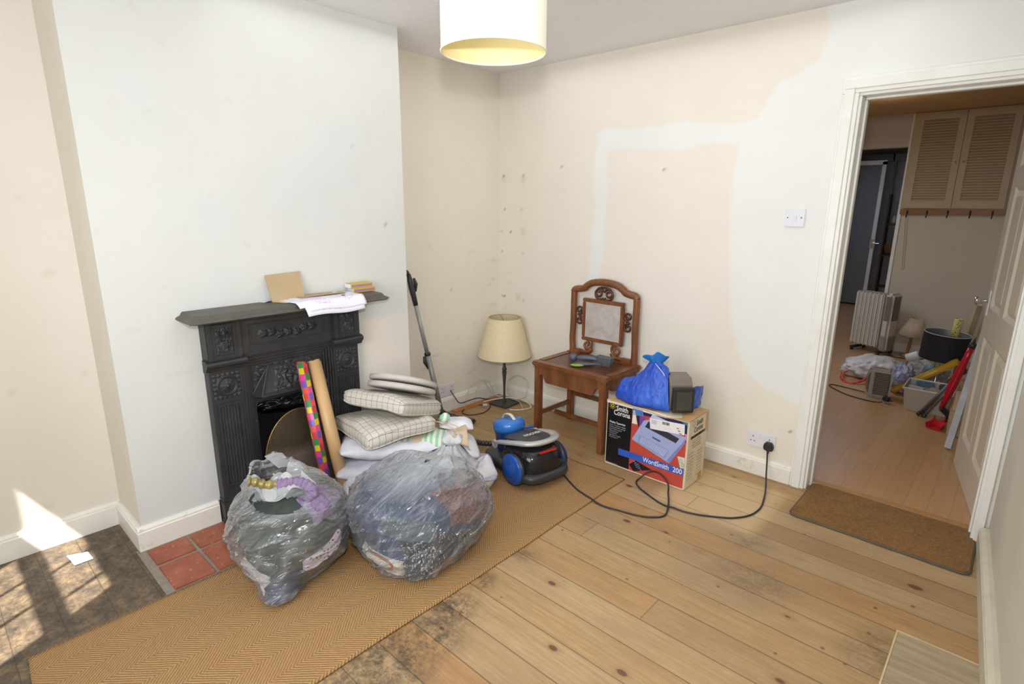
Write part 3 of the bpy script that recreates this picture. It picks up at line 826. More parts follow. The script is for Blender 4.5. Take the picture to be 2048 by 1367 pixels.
fx = m.math('FRACT', m.math('MULTIPLY', ang, 6)); fz = m.math('FRACT', m.math('MULTIPLY', sz, 1/.033))
ed = m.math('MINIMUM', m.math('MINIMUM', fx, m.math('SUBTRACT', 1, fx)), m.math('MINIMUM', fz, m.math('SUBTRACT', 1, fz)))
cc = m.mix(m.ramp(ed, [(.0, (.7, .7, .7)), (.10, (0, 0, 0))]), cc, rgb(120, 90, 120))
M_rain = m.out(cc, .3)
M_rollk = simple('brown_wrapping_paper', rgb(206, 168, 118), .4, var=.06, scale=6)
def leaning(name, label, cat, top, bot, r, mat, inner, seed=0):
    top, bot = V(top), V(bot); ax = top-bot; L = ax.length
    q = ax.to_track_quat('Z', 'Y')
    t = thing(name, label, cat, bot); t.rotation_euler = q.to_euler()
    mb = MB()
    # spiral roll: several turns visible at the end
    pts = []
    nT = 70
    for i in range(nT+1):
        a = i/nT*2*PI*2.2; rr = r*(.72+.28*i/nT)
        pts.append((rr*math.cos(a+seed), rr*math.sin(a+seed), a))
    mb.grid(lambda u, v: (pts[int(round(u*nT))][0], pts[int(round(u*nT))][1], v*L+(1 if v > .5 else 0)*(.006*math.sin(pts[int(round(u*nT))][2]*1.3))), nT, 1)
    mb.build('outer_wrap', mat, t, local=True, smooth=True, solid=.0006)
    mb = MB(); mb.lathe([(r*.66, .004), (r*.66, L-.004)], (0, 0, 0), 24, cap=False); mb.build('core', inner, t, local=True, smooth=True, solid=.001)
    return t
leaning('wrapping_paper_roll', 'roll of rainbow checked wrapping paper leaning on the fireplace', 'roll', (.468, -1.893, .735), (.60, -1.865, .0), .0275, M_rain, M_paper)
leaning('wrapping_paper_roll', 'roll of plain brown paper leaning on the fireplace beside the rainbow roll', 'roll', (.455, -1.822, .728), (.640, -1.795, .004), .034, M_rollk, M_rollk, 2.0)

mb = MB(); mb.add([(.155, -2.875, .004), (.185, -2.805, .004), (.262, -2.80, .004), (.262, -2.865, .004)], [(0, 3, 2, 1)]); o = mb.build('white_scrap', M_paper, origin=(.21, -2.84, .004), solid=.001)  # flat white square laid on the alcove boards
tag(o, 'small flat white square lying on the dark sunlit boards in the left alcove', 'paper')
# ------------------------------------------------------------------ rugs
m = N('sisal_herringbone')
sx, sy, sz = m.sep()
bwid = .098
tx = m.math('PINGPONG', sx, bwid)
dist = m.noise(3.0, 3)
s_ = m.math('ADD', m.math('ADD', sy, m.math('MULTIPLY', tx, 1.0)), m.math('MULTIPLY', m.math('ADD', dist, m.math('MULTIPLY', m.noise(40, 3, .6), .35)), .022))
ln = m.math('FRACT', m.math('MULTIPLY', s_, 1/.0130))
tri = m.math('ABSOLUTE', m.math('SUBTRACT', m.math('MULTIPLY', ln, 2), 1))
fib = m.noise(240, 3, .7)
c = m.ramp(tri, [(.08, rgb(98, 70, 42)), (.40, rgb(168, 128, 80)), (.9, rgb(196, 156, 104))])
c = m.mix(.42, c, m.ramp(fib, [(.3, rgb(120, 84, 48)), (.7, rgb(206, 164, 108))]))
c = m.mix(m.ramp(m.noise(2.6, 4, .6), [(.35, (.25, .25, .25)), (.6, (0, 0, 0))]), c, rgb(162, 128, 90))
m.bump(m.math('ADD', tri, m.math('MULTIPLY', fib, .5)), .7, .004)
M_sisal = m.out(c, .9)
RX0, RX1, RY0, RY1 = .765, 1.553, -3.085, -.60
mb = MB()
def rug(u, v):
    x = RX0+u*(RX1-RX0); y = RY0+v*(RY1-RY0)
    x += .010*nz(y*3, u*2+3)*(1 if u > .5 else .4)+.02*max(0, u-.5)*math.sin(v*PI)
    y += .008*nz(x*6, 7)
    return (x, y, .009+.0015*nz(x*5, y*5))
mb.grid(rug, 40, 110)
o = mb.build('runner_rug', M_sisal, origin=((RX0+RX1)/2, (RY0+RY1)/2, 0), smooth=True)
md = o.modifiers.new('t', 'SOLIDIFY'); md.thickness = .0075; md.offset = -1
tag(o, 'long sisal runner rug with herringbone weave lying beside the hearth', 'rug')
m = N('coir_mat')
f1 = m.noise(90, 5, .8); f2 = m.noise(14, 4, .6)
c = m.mix(.5, m.ramp(f1, [(.3, rgb(88, 60, 28)), (.52, rgb(150, 110, 60)), (.72, rgb(196, 156, 100))]), m.ramp(f2, [(.3, rgb(122, 86, 48)), (.7, rgb(150, 108, 60))]))
m.bump(f1, .9, .006); M_coir = m.out(c, .95)
mb = MB()
def rr_poly(x0, x1, y0, y1, r, n=6):
    P = []
    for cx, cy, a0 in ((x1-r, y1-r, 0), (x0+r, y1-r, PI/2), (x0+r, y0+r, PI), (x1-r, y0+r, 1.5*PI)):
        for k in range(n+1): a = a0+k/n*PI/2; P.append((cx+r*math.cos(a), cy+r*math.sin(a)))
    return P
mt = thing('door_mat', 'brown coir door mat with dark edging in front of the open doorway', 'mat', (2.7, -.13, 0))
mb.prism(rr_poly(2.352, 3.055, -.345, .078, .03), .001, .014); mb.build('pile', M_coir, mt)
P = rr_poly(2.349, 3.058, -.348, .081, .032)
mb = MB(); mb.tube([(x, y, .006) for x, y in P], .006, 6, closed=True, cap=False); mb.build('edging', simple('grey_edging', rgb(94, 86, 74), .9), mt)

# ------------------------------------------------------------------ wall sockets and switch
M_plas = simple('white_switch_plastic', rgb(222, 222, 228), .3, var=.02)
M_dark = simple('dark_slot', rgb(40, 38, 36), .7)
M_plug = simple('black_plug_plastic', rgb(38, 37, 38), .4, var=.1)
def double_socket(label, loc, rz):  # noqa
    t = thing('wall_socket', label, 'socket', loc, rz)   # local: face towards -y, origin at plate centre
    mb = MB(); mb.bbox((-.078, -.009, -.045), (.078, 0, .045), .003); mb.build('face_plate', M_plas, t, local=True)
    for s in (-1, 1):
        mb = MB(); mb.bbox((s*.018-.007, -.0125, .01), (s*.018+.007, -.008, .03), .001); mb.build('rocker_switch', M_plas, t, local=True)
    for s in (-1, 1):
        cx = s*.045
        for q in ((cx-.002, .012, cx+.002, .021), (cx-.014, -.012, cx-.006, -.008), (cx+.006, -.012, cx+.014, -.008)):
            mb = MB(); mb.box((q[0], -.0096, q[1]), (q[2], -.008, q[3])); mb.build('pin_slot', M_dark, t, local=True)
    return t
def plug(label, loc, rz, wedge=True):
    t = thing('plug', label, 'plug', loc, rz)
    mb = MB()
    P = [(-.024, .012), (-.027, -.006), (-.024, -.020), (-.010, -.026), (.010, -.026), (.024, -.020), (.027, -.006), (.024, .012), (.014, .024), (-.014, .024)]
    M = Matrix.Rotation(PI/2, 4, 'X')
    mb.prism([(x, z) for x, z in P], .0, .022, M)     # (x, z)->(x,-y..)
    mb.prism([(x*.8, z*.8) for x, z in P], .022, .030, M)
    mb.build('plug_body', M_plug, t, local=True, bevel=.003)
    mb = MB(); mb.tube([(0, -.014, -.022), (0, -.015, -.034), (0, -.016, -.046)], [.008, .006, .0045], 10); mb.build('cord_grip', M_plug, t, local=True, smooth=True)
    return t
double_socket('white double wall socket with a black plug, above the back skirting board near the door', (2.074, -.001, .207), 0)
plug('black three-pin plug in the double socket near the door', (2.122, -.010, .19), 0)
double_socket('white double wall socket in the left alcove above the skirting, behind the cushion pile', (.001, -.565, .165), PI/2)
t = thing('light_switch', 'square white single light switch on the back wall left of the door', 'switch', (2.105, -.001, 1.445))
mb = MB(); mb.bbox((-.049, -.008, -.046), (.049, 0, .046), .003); mb.build('face_plate', M_plas, t, local=True)
mb = MB(); mb.bbox((-.010, -.0125, -.015), (.010, -.007, .013), .0015, Matrix.Rotation(.08, 4, 'X')); mb.build('rocker_switch', M_plas, t, local=True)
for s in (-1, 1):
    mb = MB(); mb.lathe([(.0035, 0), (.003, .0015)], (0, 0, 0), 10, Matrix.Translation((s*.033, -.008, 0)) @ Matrix.Rotation(PI/2, 4, 'X')); mb.build('screw', simple('screw_steel_%d' % (s+1), rgb(100, 95, 88), .4, .6), t, local=True)

# ------------------------------------------------------------------ pendant lampshade
M_shade = N('white_fabric_shade')
_w = M_shade.noise(300, 2)
M_shade.bump(_w, .15, .001)
M_shade = M_shade.out(rgb(247, 243, 226), .75, Subsurface_Weight=0.0)
M_lin = simple('shade_lining', rgb(240, 226, 170), .6, var=.02)
t = thing('pendant_lampshade', 'white drum lampshade hanging from the ceiling', 'lampshade', (1.795, -1.895, 1.92))
SR = .150
mb = MB(); mb.lathe([(SR, 0), (SR, .24)], (0, 0, 0), 64, cap=False); mb.build('fabric_drum', M_shade, t, local=True, smooth=True)
mb = MB(); mb.lathe([(SR-.002, .001), (SR-.002, .239)], (0, 0, 0), 64, cap=False); mb.build('lining', M_lin, t, local=True, smooth=True)
for z in (.0, .24):
    mb = MB(); mb.tube([(SR*math.cos(k/48*2*PI), SR*math.sin(k/48*2*PI), z) for k in range(48)], .0028, 8, closed=True, cap=False); mb.build('rim', M_shade, t, local=True, smooth=True)
mb = MB()
for k in range(3):
    a = k*2*PI/3; mb.tube([(SR*math.cos(a), SR*math.sin(a), .235), (.022*math.cos(a), .022*math.sin(a), .20)], .0018, 6)
mb.lathe([(.022, .196), (.022, .204)], (0, 0, 0), 20, cap=False)
mb.build('spider_ring', M_plas, t, local=True)
mb = MB(); mb.lathe([(.006, .30), (.018, .27), (.02, .20), (.017, .19), (.0, .19)], (0, 0, 0), 16); mb.build('bulb_holder', M_plas, t, local=True, smooth=True)
mb = MB(); mb.tube([(0, 0, .29), (0, 0, .48)], .003, 8); mb.build('flex', M_plas, t, local=True)
mb = MB(); mb.lathe([(.04, .493), (.04, .478), (.012, .462), (.0, .462)], (0, 0, 0), 24); mb.build('ceiling_rose', M_plas, t, local=True, smooth=True)

# ------------------------------------------------------------------ table lamp in the corner
M_iron2 = simple('grey_wrought_iron', rgb(84, 84, 82), .5, .5, var=.15)
t = thing('table_lamp', 'lamp with cream tapered shade on a grey iron stem on the floor in the corner', 'lamp', (.215, -.165, 0), .02)
mb = MB(); mb.bbox((-.085, -.085, .002), (.085, .085, .014), .002, Matrix.Rotation(.05, 4, 'Z')); mb.build('base', M_iron2, t, local=True)
mb = MB()
pr = [(.009, .012), (.008, .10), (.010, .16), (.012, .20), (.014, .23), (.019, .262), (.012, .268), (.020, .282), (.012, .30), (.009, .34), (.008, .40), (.006, .52)]
mb.lathe(pr, (0, 0, 0), 8); mb.build('stem', M_iron2, t, local=True)
m = N('cream_parchment_shade')
c = m.ramp(m.noise(90, 2), [(.3, rgb(218, 202, 164)), (.7, rgb(226, 211, 175))])
M_cshade = m.out(c, .6)
SB, ST, Z0, Z1 = .203, .118, .39, .685
mb = MB(); mb.lathe([(SB, Z0), (ST, Z1)], (0, 0, 0), 64, cap=False); mb.lathe([(SB-.003, Z0), (ST-.003, Z1)], (0, 0, 0), 64, cap=False); mb.build('lamp_shade', M_cshade, t, local=True, smooth=True)
for rr, z in ((SB-.001, Z0), (ST-.001, Z1)):
    mb = MB(); mb.tube([(rr*math.cos(k/48*2*PI), rr*math.sin(k/48*2*PI), z) for k in range(48)], .0028, 8, closed=True, cap=False); mb.build('shade_rim', simple('shade_trim_%d' % int(z*100), rgb(176, 156, 112), .6), t, local=True, smooth=True)
mb = MB()
for k in range(3):
    a = k*2*PI/3+.5; mb.tube([(ST*math.cos(a), ST*math.sin(a), Z1-.002), (.012*math.cos(a), .012*math.sin(a), Z1-.03)], .0015, 6)
mb.tube([(0, 0, .5), (0, 0, Z1-.025)], .003, 6)
mb.build('shade_carrier', M_iron2, t, local=True)

# ------------------------------------------------------------------ leads tangled behind the lamp
def cable(name, label, pts, r, mat, n=10, cat='cable', group=None):
    mb = MB(); P = spline(pts, n); mb.tube(P, r, 8)
    o = mb.build(name, mat, origin=P[0], smooth=True); tag(o, label, cat, group); return o
M_wcab = simple('cream_cable', rgb(206, 200, 184), .5, var=.04); M_bcab = simple('black_cable', rgb(44, 42, 44), .5)
cable('power_cable', 'black lead from the left alcove socket, looped on the bare boards', [(.013, -.535, .155), (.045, -.52, .10), (.06, -.48, .052), (.05, -.36, .045), (.055, -.28, .04), (.07, -.2, .012), (.14, -.08, .008), (.30, -.12, .03)], .0035, M_bcab)
cable('power_cable', 'black lead looped on the boards left of the lamp base', [(.118, -.225, .006), (.20, -.31, .005), (.24, -.42, .005), (.20, -.52, .005), (.12, -.52, .005), (.075, -.42, .006), (.10, -.33, .006), (.13, -.30, .006)], .0036, M_bcab)
cable('power_cable', 'cream cable coiled in loops behind the lamp stem', [(.03, -.30, .01), (.028, -.28, .10), (.05, -.22, .16), (.05, -.17, .09), (.10, -.13, .03), (.22, -.06, .012), (.33, -.05, .06), (.32, -.03, .17), (.22, -.03, .2), (.12, -.03, .12), (.16, -.05, .03), (.30, -.08, .012), (.40, -.16, .006)], .003, M_wcab)
cable('power_cable', 'thick white cable lying across the boards behind the lamp base', [(.09, -.27, .012), (.12, -.19, .02), (.20, -.06, .02), (.33, -.04, .014), (.43, -.10, .008), (.40, -.19, .006), (.34, -.24, .006)], .0048, simple('white_cable', rgb(226, 220, 206), .45))
cable('power_cable', 'thin cream cable drooping over the skirting board in the corner', [(.035, -.42, .02), (.03, -.36, .13), (.03, -.25, .17), (.032, -.14, .12), (.04, -.1, .02), (.10, -.05, .012)], .0022, M_wcab)
mb = MB(); mb.bbox((-.018, -.009, 0), (.018, .009, .012), .003); o = mb.build('cable_connector', M_plas, origin=None); o.location = (.135, -.295, .002); o.rotation_euler = (0, 0, .9); tag(o, 'small white in-line cable connector on the floorboards left of the lamp', 'connector')
# offcut of wood against the skirting
mb = MB(); mb.bbox((-.02, -.25, 0), (.03, .20, .008), .001); o = mb.build('wood_offcut', simple('orange_plywood', rgb(190, 120, 66), .6)); o.location = (.075, -.3, .001); o.rotation_euler = (0, 0, -.08); tag(o, 'thin orange-brown wood strip lying along the left alcove skirting', 'wood')

# ------------------------------------------------------------------ lead of the vacuum cleaner: floor loops, up to the plug
lead = [(1.215, -.765, .03), (1.26, -.79, .012), (1.37, -.855, .012), (1.45, -.893, .012), (1.54, -.917, .013), (1.62, -.925, .005), (1.714, -.906, .005), (1.80, -.885, .005), (1.862, -.85, .005), (1.90, -.80, .005), (1.888, -.735, .007), (1.85, -.65, .011), (1.815, -.588, .011), (1.785, -.535, .035), (1.735, -.510, .058), (1.688, -.506, .064), (1.647, -.513, .047), (1.622, -.540, .018), (1.618, -.58, .005), (1.66, -.625, .005),
        (1.74, -.665, .005), (1.84, -.70, .004), (1.90, -.70, .009), (1.96, -.69, .005), (2.03, -.665, .005), (2.10, -.625, .005), (2.16, -.58, .005), (2.21, -.50, .005), (2.225, -.40, .005), (2.21, -.30, .007), (2.185, -.2, .02), (2.15, -.10, .06), (2.13, -.045, .11), (2.122, -.028, .146)]
cable('mains_lead', 'long black mains lead looping over the floorboards from the vacuum cleaner to the wall plug', lead, .0046, M_bcab, 10)
# ------------------------------------------------------------------ carved hardwood chair against the back wall
m = N('rosewood')
sx, sy, sz = m.sep()
g1 = m.noise(1, 5, .6, m.mapping((30, 30, 5))); g2 = m.noise(6, 3)
c = m.ramp(g1, [(.25, rgb(86, 50, 30)), (.55, rgb(126, 78, 48)), (.8, rgb(152, 98, 62))])
c = m.mix(.3, c, m.ramp(g2, [(.3, rgb(98, 58, 34)), (.7, rgb(150, 96, 58))]))
M_rose = m.out(c, .33)
m = N('rosewood_seat')
g1 = m.noise(1, 5, .6, m.mapping((6, 34, 6)))
M_seatw = m.out(m.ramp(g1, [(.25, rgb(70, 38, 26)), (.6, rgb(98, 58, 40)), (.85, rgb(120, 76, 54))]), .3)
m = N('pale_marble')
M_marb = m.out(m.ramp(m.noise(9, 6, .65, dist=1.2), [(.3, rgb(176, 166, 160)), (.5, rgb(190, 182, 176)), (.7, rgb(200, 194, 190))]), .3)
ch = thing('carved_chair', 'dark carved hardwood chair with marble panel and scrollwork back against the wall', 'chair', (1.005, -.235, 0))
X0, X1, Y0, Y1, ZS = .712, 1.302, -.435, -.022, .50
fw = .062
mb = MB()
mb.bbox((X0, Y0, ZS-.03), (X1, Y0+fw, ZS), .009); mb.bbox((X0, Y1-fw*.8, ZS-.03), (X1, Y1, ZS), .009)
mb.bbox((X0, Y0+fw-.001, ZS-.03), (X0+fw, Y1-fw*.8+.001, ZS), .009); mb.bbox((X1-fw, Y0+fw-.001, ZS-.03), (X1, Y1-fw*.8+.001, ZS), .009)
mb.box((X0+.014, Y0+.014, ZS-.042), (X1-.014, Y1-.005, ZS-.028))
mb.build('seat_frame', M_rose, ch)
mb = MB(); mb.box((X0+fw-.004, Y0+fw-.004, ZS-.02), (X1-fw+.004, Y1-fw*.8+.004, ZS-.004)); mb.build('seat_panel', M_seatw, ch)
# legs
for x, y, w_, top in ((X0+.016, Y0+.012, .046, .46), (X1-.062, Y0+.012, .046, .46), (X0+.03, Y1-.052, .044, .46), (X1-.074, Y1-.052, .044, .46)):
    mb = MB(); mb.bbox((x, y, 0), (x+w_, y+w_, top), .006); mb.build('leg', M_rose, ch)
# stretchers: sides, middle, back
def bar(nm, a, b, t=.022, h=.03):
    mb = MB(); a, b = V(a), V(b); d = b-a; L = d.length; q = d.to_track_quat('X', 'Z').to_matrix().to_4x4()
    mb.bbox((0, -t/2, -h/2), (L, t/2, h/2), .004, Matrix.Translation(a) @ q); mb.build(nm, M_rose, ch)
bar('stretcher', (X0+.042, Y0+.05, .135), (X0+.052, Y1-.045, .135)); bar('stretcher', (X1-.042, Y0+.05, .135), (X1-.052, Y1-.045, .135))
bar('stretcher', (X0+.045, -.225, .10), (X1-.045, -.225, .10)); bar('stretcher', (X0+.06, Y1-.03, .20), (X1-.06, Y1-.03, .20), .02, .03)
# scalloped aprons
def apron(p0, p1, dep=.098):
    n = 48; a, b = V(p0), V(p1); d = b-a; L = d.length; u_ = d.normalized(); nrm = V((-u_.y, u_.x, 0))*.009
    vs = []
    for i in range(n+1):
        t = i/n; e = min(t, 1-t)*L
        zz = .04 if e < .012 else (.04+.012*sstep(.012, .03, e)) if e < .05 else .052+(dep-.052)*sstep(.05, .085, e)
        zz -= .008*math.exp(-((e-.052)/.010)**2)
        p = a+d*t
        for s in (1, -1): vs += [p+nrm*s+V((0, 0, 0)), p+nrm*s-V((0, 0, zz))]
    fs = []
    for i in range(n):
        k = 4*i
        fs += [(k, k+1, k+5, k+4), (k+3, k+2, k+6, k+7), (k+1, k+3, k+7, k+5)]
    mb = MB(); mb.add(vs, fs); mb.build('apron', M_rose, ch)
apron((X0+.03, Y0+.026, ZS-.036), (X1-.03, Y0+.026, ZS-.036)); apron((X0+.032, Y0+.03, ZS-.036), (X0+.032, Y1-.03, ZS-.036), .075); apron((X1-.032, Y0+.03, ZS-.036), (X1-.032, Y1-.03, ZS-.036), .075)
# back: posts, crest
YP = -.046
def flatpath(nm, pts, w, t=.026, n=8, smooth=True, mat=None, ends=True, parent=None):
    """bar of elliptical section following pts in the plane of the back"""
    P = spline(pts, n); mb = MB(); mb.tube(P, w, 10); o = mb.build(nm, mat or M_rose, parent or ch, smooth=smooth); return o
for xb, xt in ((X0+.056, .762), (X1-.052, 1.250)):
    mb = MB(); s = -1 if xb < 1 else 1
    P = [(xb+s*.010, YP, ZS-.035), (xb+s*.005, YP, ZS+.03), (xt+s*.004, YP, ZS+.10), (xt, YP, .70), (xt, YP, .86), (xt, YP, .928)]
    mb.tube(spline(P, 6), [.027]+[.0225]*30, 10); mb.build('back_post', M_rose, ch, smooth=True)
cr = [(.758, YP, .925), (.775, YP, .944), (.82, YP, .952), (.852, YP, .960), (.862, YP, .972), (.90, YP, .995), (.95, YP, 1.006), (1.005, YP, 1.010), (1.06, YP, 1.006), (1.11, YP, .995), (1.15, YP, .972), (1.162, YP, .960), (1.19, YP, .952), (1.235, YP, .944), (1.254, YP, .925)]
mb = MB(); mb.tube(spline(cr, 8), .0235, 10); mb.build('crest_rail', M_rose, ch, smooth=True)
# framed marble panel
px0, px1, pz0, pz1 = .842, 1.163, .602, .892
mb = MB()
for a, b, c_, d in ((px0, px1, pz1-.024, pz1), (px0, px1, pz0, pz0+.024), (px0, px0+.024, pz0+.0235, pz1-.0235), (px1-.024, px1, pz0+.0235, pz1-.0235)):
    mb.bbox((a, YP-.014, c_), (b, YP+.014, d), .005)
mb.build('panel_frame', M_rose, ch)
mb = MB(); mb.box((px0+.02, YP-.006, pz0+.02), (px1-.02, YP+.006, pz1-.02)); mb.build('marble_panel', M_marb, ch)
M_rosed = simple('rosewood_carving', rgb(84, 46, 30), .3, var=.25, scale=30)
def spiral(cx, cz, r, a0, turns, sgn=1, rin=.25, n=40):
    return [(cx+r*(1-(1-rin)*i/n)*math.cos(a0+sgn*2*PI*turns*i/n), YP, cz+r*(1-(1-rin)*i/n)*math.sin(a0+sgn*2*PI*turns*i/n)) for i in range(n+1)]
def curl(nm, paths, r=.0075):
    o = None
    mb = MB()
    for p in paths: mb.tube(p, r, 8)
    mb.build(nm, M_rosed, ch, smooth=True)
def ring3(cx, cz, rx, rz, n=28): return [(cx+rx*math.cos(2*PI*k/n), YP, cz+rz*math.sin(2*PI*k/n)) for k in range(n+1)]
cx = 1.003
curl('top_scroll', [spiral(cx-.036, .935, .034, .3, 1.35, 1), spiral(cx+.036, .935, .034, PI-.3, 1.35, -1), [(cx-.05, YP, .964), (cx-.02, YP, .975), (cx+.02, YP, .975), (cx+.05, YP, .964)], spiral(cx-.034, .93, .036, -1.2, .5, -1, .9), spiral(cx+.034, .93, .036, PI+1.2, .5, 1, .9), [(cx-.012, YP, .905), (cx, YP, .898), (cx+.012, YP, .905)]])
for sx_, s in ((.812, 1), (1.196, -1)):
    z0 = .768
    curl('side_scroll', [spiral(sx_, z0+.036, .030, -PI/2, 1.3, s), spiral(sx_, z0-.036, .030, PI/2, 1.3, -s), [(sx_-.012, YP, z0+.008), (sx_+.012, YP, z0-.008)]])
for sx_, s in ((.886, 1), (1.118, -1)):
    P = spiral(sx_, .568, .040, PI*.5 if s > 0 else PI*.5, 1.45, -s, .12)
    Q = [(sx_+s*.036, YP, .545), (sx_+s*.015, YP, .522), (sx_-s*.03, YP, .516), (sx_-s*.09, YP, .516)]
    mb = MB(); mb.tube(P, [.012*(1-.5*i/40) for i in range(41)], 8); mb.tube(spline(Q, 5), .014, 8); mb.build('bottom_scroll', M_rose, ch, smooth=True)
mb = MB(); mb.bbox((X0+.06, YP-.016, ZS), (.845, YP+.016, ZS+.030), .006); mb.build('bottom_rail', M_rose, ch)
mb = MB(); mb.bbox((1.16, YP-.016, ZS), (X1-.06, YP+.016, ZS+.030), .006); mb.build('bottom_rail', M_rose, ch)

# ------------------------------------------------------------------ two brushes on the chair seat
M_slate = simple('slate_plastic', rgb(84, 92, 104), .35, var=.1); M_lime = simple('lime_plastic', rgb(136, 172, 60), .4, var=.05)
m = N('grey_bristles'); M_brist = m.out(m.ramp(m.noise(1, 3, .6, m.mapping((300, 300, 20))), [(.3, rgb(74, 76, 82)), (.7, rgb(116, 118, 124))]), .8)
br = thing('hand_brush', 'grey bristled hand brush with lime green grip lying on the chair seat', 'brush', (1.13, -.20, ZS+.002), .0)
mb = MB()
vs = []
for z, w_, d_ in ((.004, .040, .018), (.03, .050, .022), (.062, .058, .026)):
    for a, b in ((-w_, -d_), (w_, -d_), (w_, d_), (-w_, d_)): vs.append(V((1.135+a, -.195+b-.010*(z/.06), ZS+z)))
mb.add(vs, [(3, 2, 1, 0), (8, 9, 10, 11)]+[(i+4*k, (i+1) % 4+4*k, (i+1) % 4+4*k+4, i+4*k+4) for k in (0, 1) for i in range(4)])
mb.build('bristle_block', M_brist, br, bevel=.003)
mb = MB(); mb.tube(spline([(1.12, -.225, ZS+.012), (1.07, -.27, ZS+.014), (1.02, -.315, ZS+.013), (.985, -.345, ZS+.010)], 6), [.013, .012, .012, .013, .014, .016, .018, .019, .020, .021, .022, .022, .022, .022, .022, .021, .02, .016, .008][:19], 12, flat=.5); mb.build('handle', M_slate, br, smooth=True)
mb = MB(); mb.tube(spline([(1.045, -.300, ZS+.010), (1.01, -.33, ZS+.009), (.975, -.358, ZS+.008)], 6), [.008, .014, .019, .022, .024, .025, .025, .024, .022, .018, .013, .009, .005], 12, flat=.42); mb.build('lime_grip', M_lime, br, smooth=True)
b2 = thing('plastic_tool', 'slate blue curved plastic tool with a round knob lying on the chair seat', 'tool', (.98, -.22, ZS+.002))
mb = MB(); mb.tube(spline([(.95, -.245, ZS+.026), (.99, -.235, ZS+.034), (1.04, -.215, ZS+.036), (1.085, -.195, ZS+.03), (1.11, -.18, ZS+.018)], 6), [.014, .018, .02, .021, .022, .022, .022, .022, .022, .022, .021, .021, .021, .021, .02, .02, .019, .019, .018, .018, .017, .016, .015, .014, .012], 12, flat=.8); mb.build('curved_handle', M_slate, b2, smooth=True)
mb = MB(); mb.lathe([(.004, -.026), (.020, -.021), (.027, -.006), (.028, .006), (.022, .020), (.008, .027), (.0, .028)], (.925, -.255, ZS+.029), 18); mb.build('knob', M_slate, b2, smooth=True)

# ------------------------------------------------------------------ typewriter box
BX0, BX1, BY0, BY1, BH = 1.349, 1.856, -.492, -.252, .412
M_card = simple('box_cardboard_top', rgb(196, 158, 112), .75, var=.08, scale=7)
M_cardw = simple('cream_printed_card', rgb(222, 210, 184), .6, var=.06, scale=9)
bxr = thing('typewriter_box', 'cardboard box printed with a typewriter picture, Smith Corona WordSmith 200, standing on the floor', 'box', (1.60, -.372, 0))
mb = MB(); mb.mat(1); mb.bbox((BX0, BY0, .001), (BX1, BY1, BH-.012), .005); mb.build('carton', [M_card, M_cardw], bxr)
mb = MB()
mb.grid(lambda u, v: (BX0-.001+u*(BX1-BX0+.003), BY0-.002+v*(BY1-BY0+.004), BH-.009-.010*math.exp(-((u-.72)/.16)**2)*(1-v)**2+.004*nz(u*4, v*4)), 40, 16)
o = mb.build('top_flap', M_card, bxr); md = o.modifiers.new('t', 'SOLIDIFY'); md.thickness = .005
mb = MB(); mb.box((BX0+.0, BY0-.0008, BH-.026), (BX1-.13, BY0+.002, BH-.008)); mb.build('tape_edge', simple('white_tape', rgb(226, 222, 212), .35, var=.03), bxr)
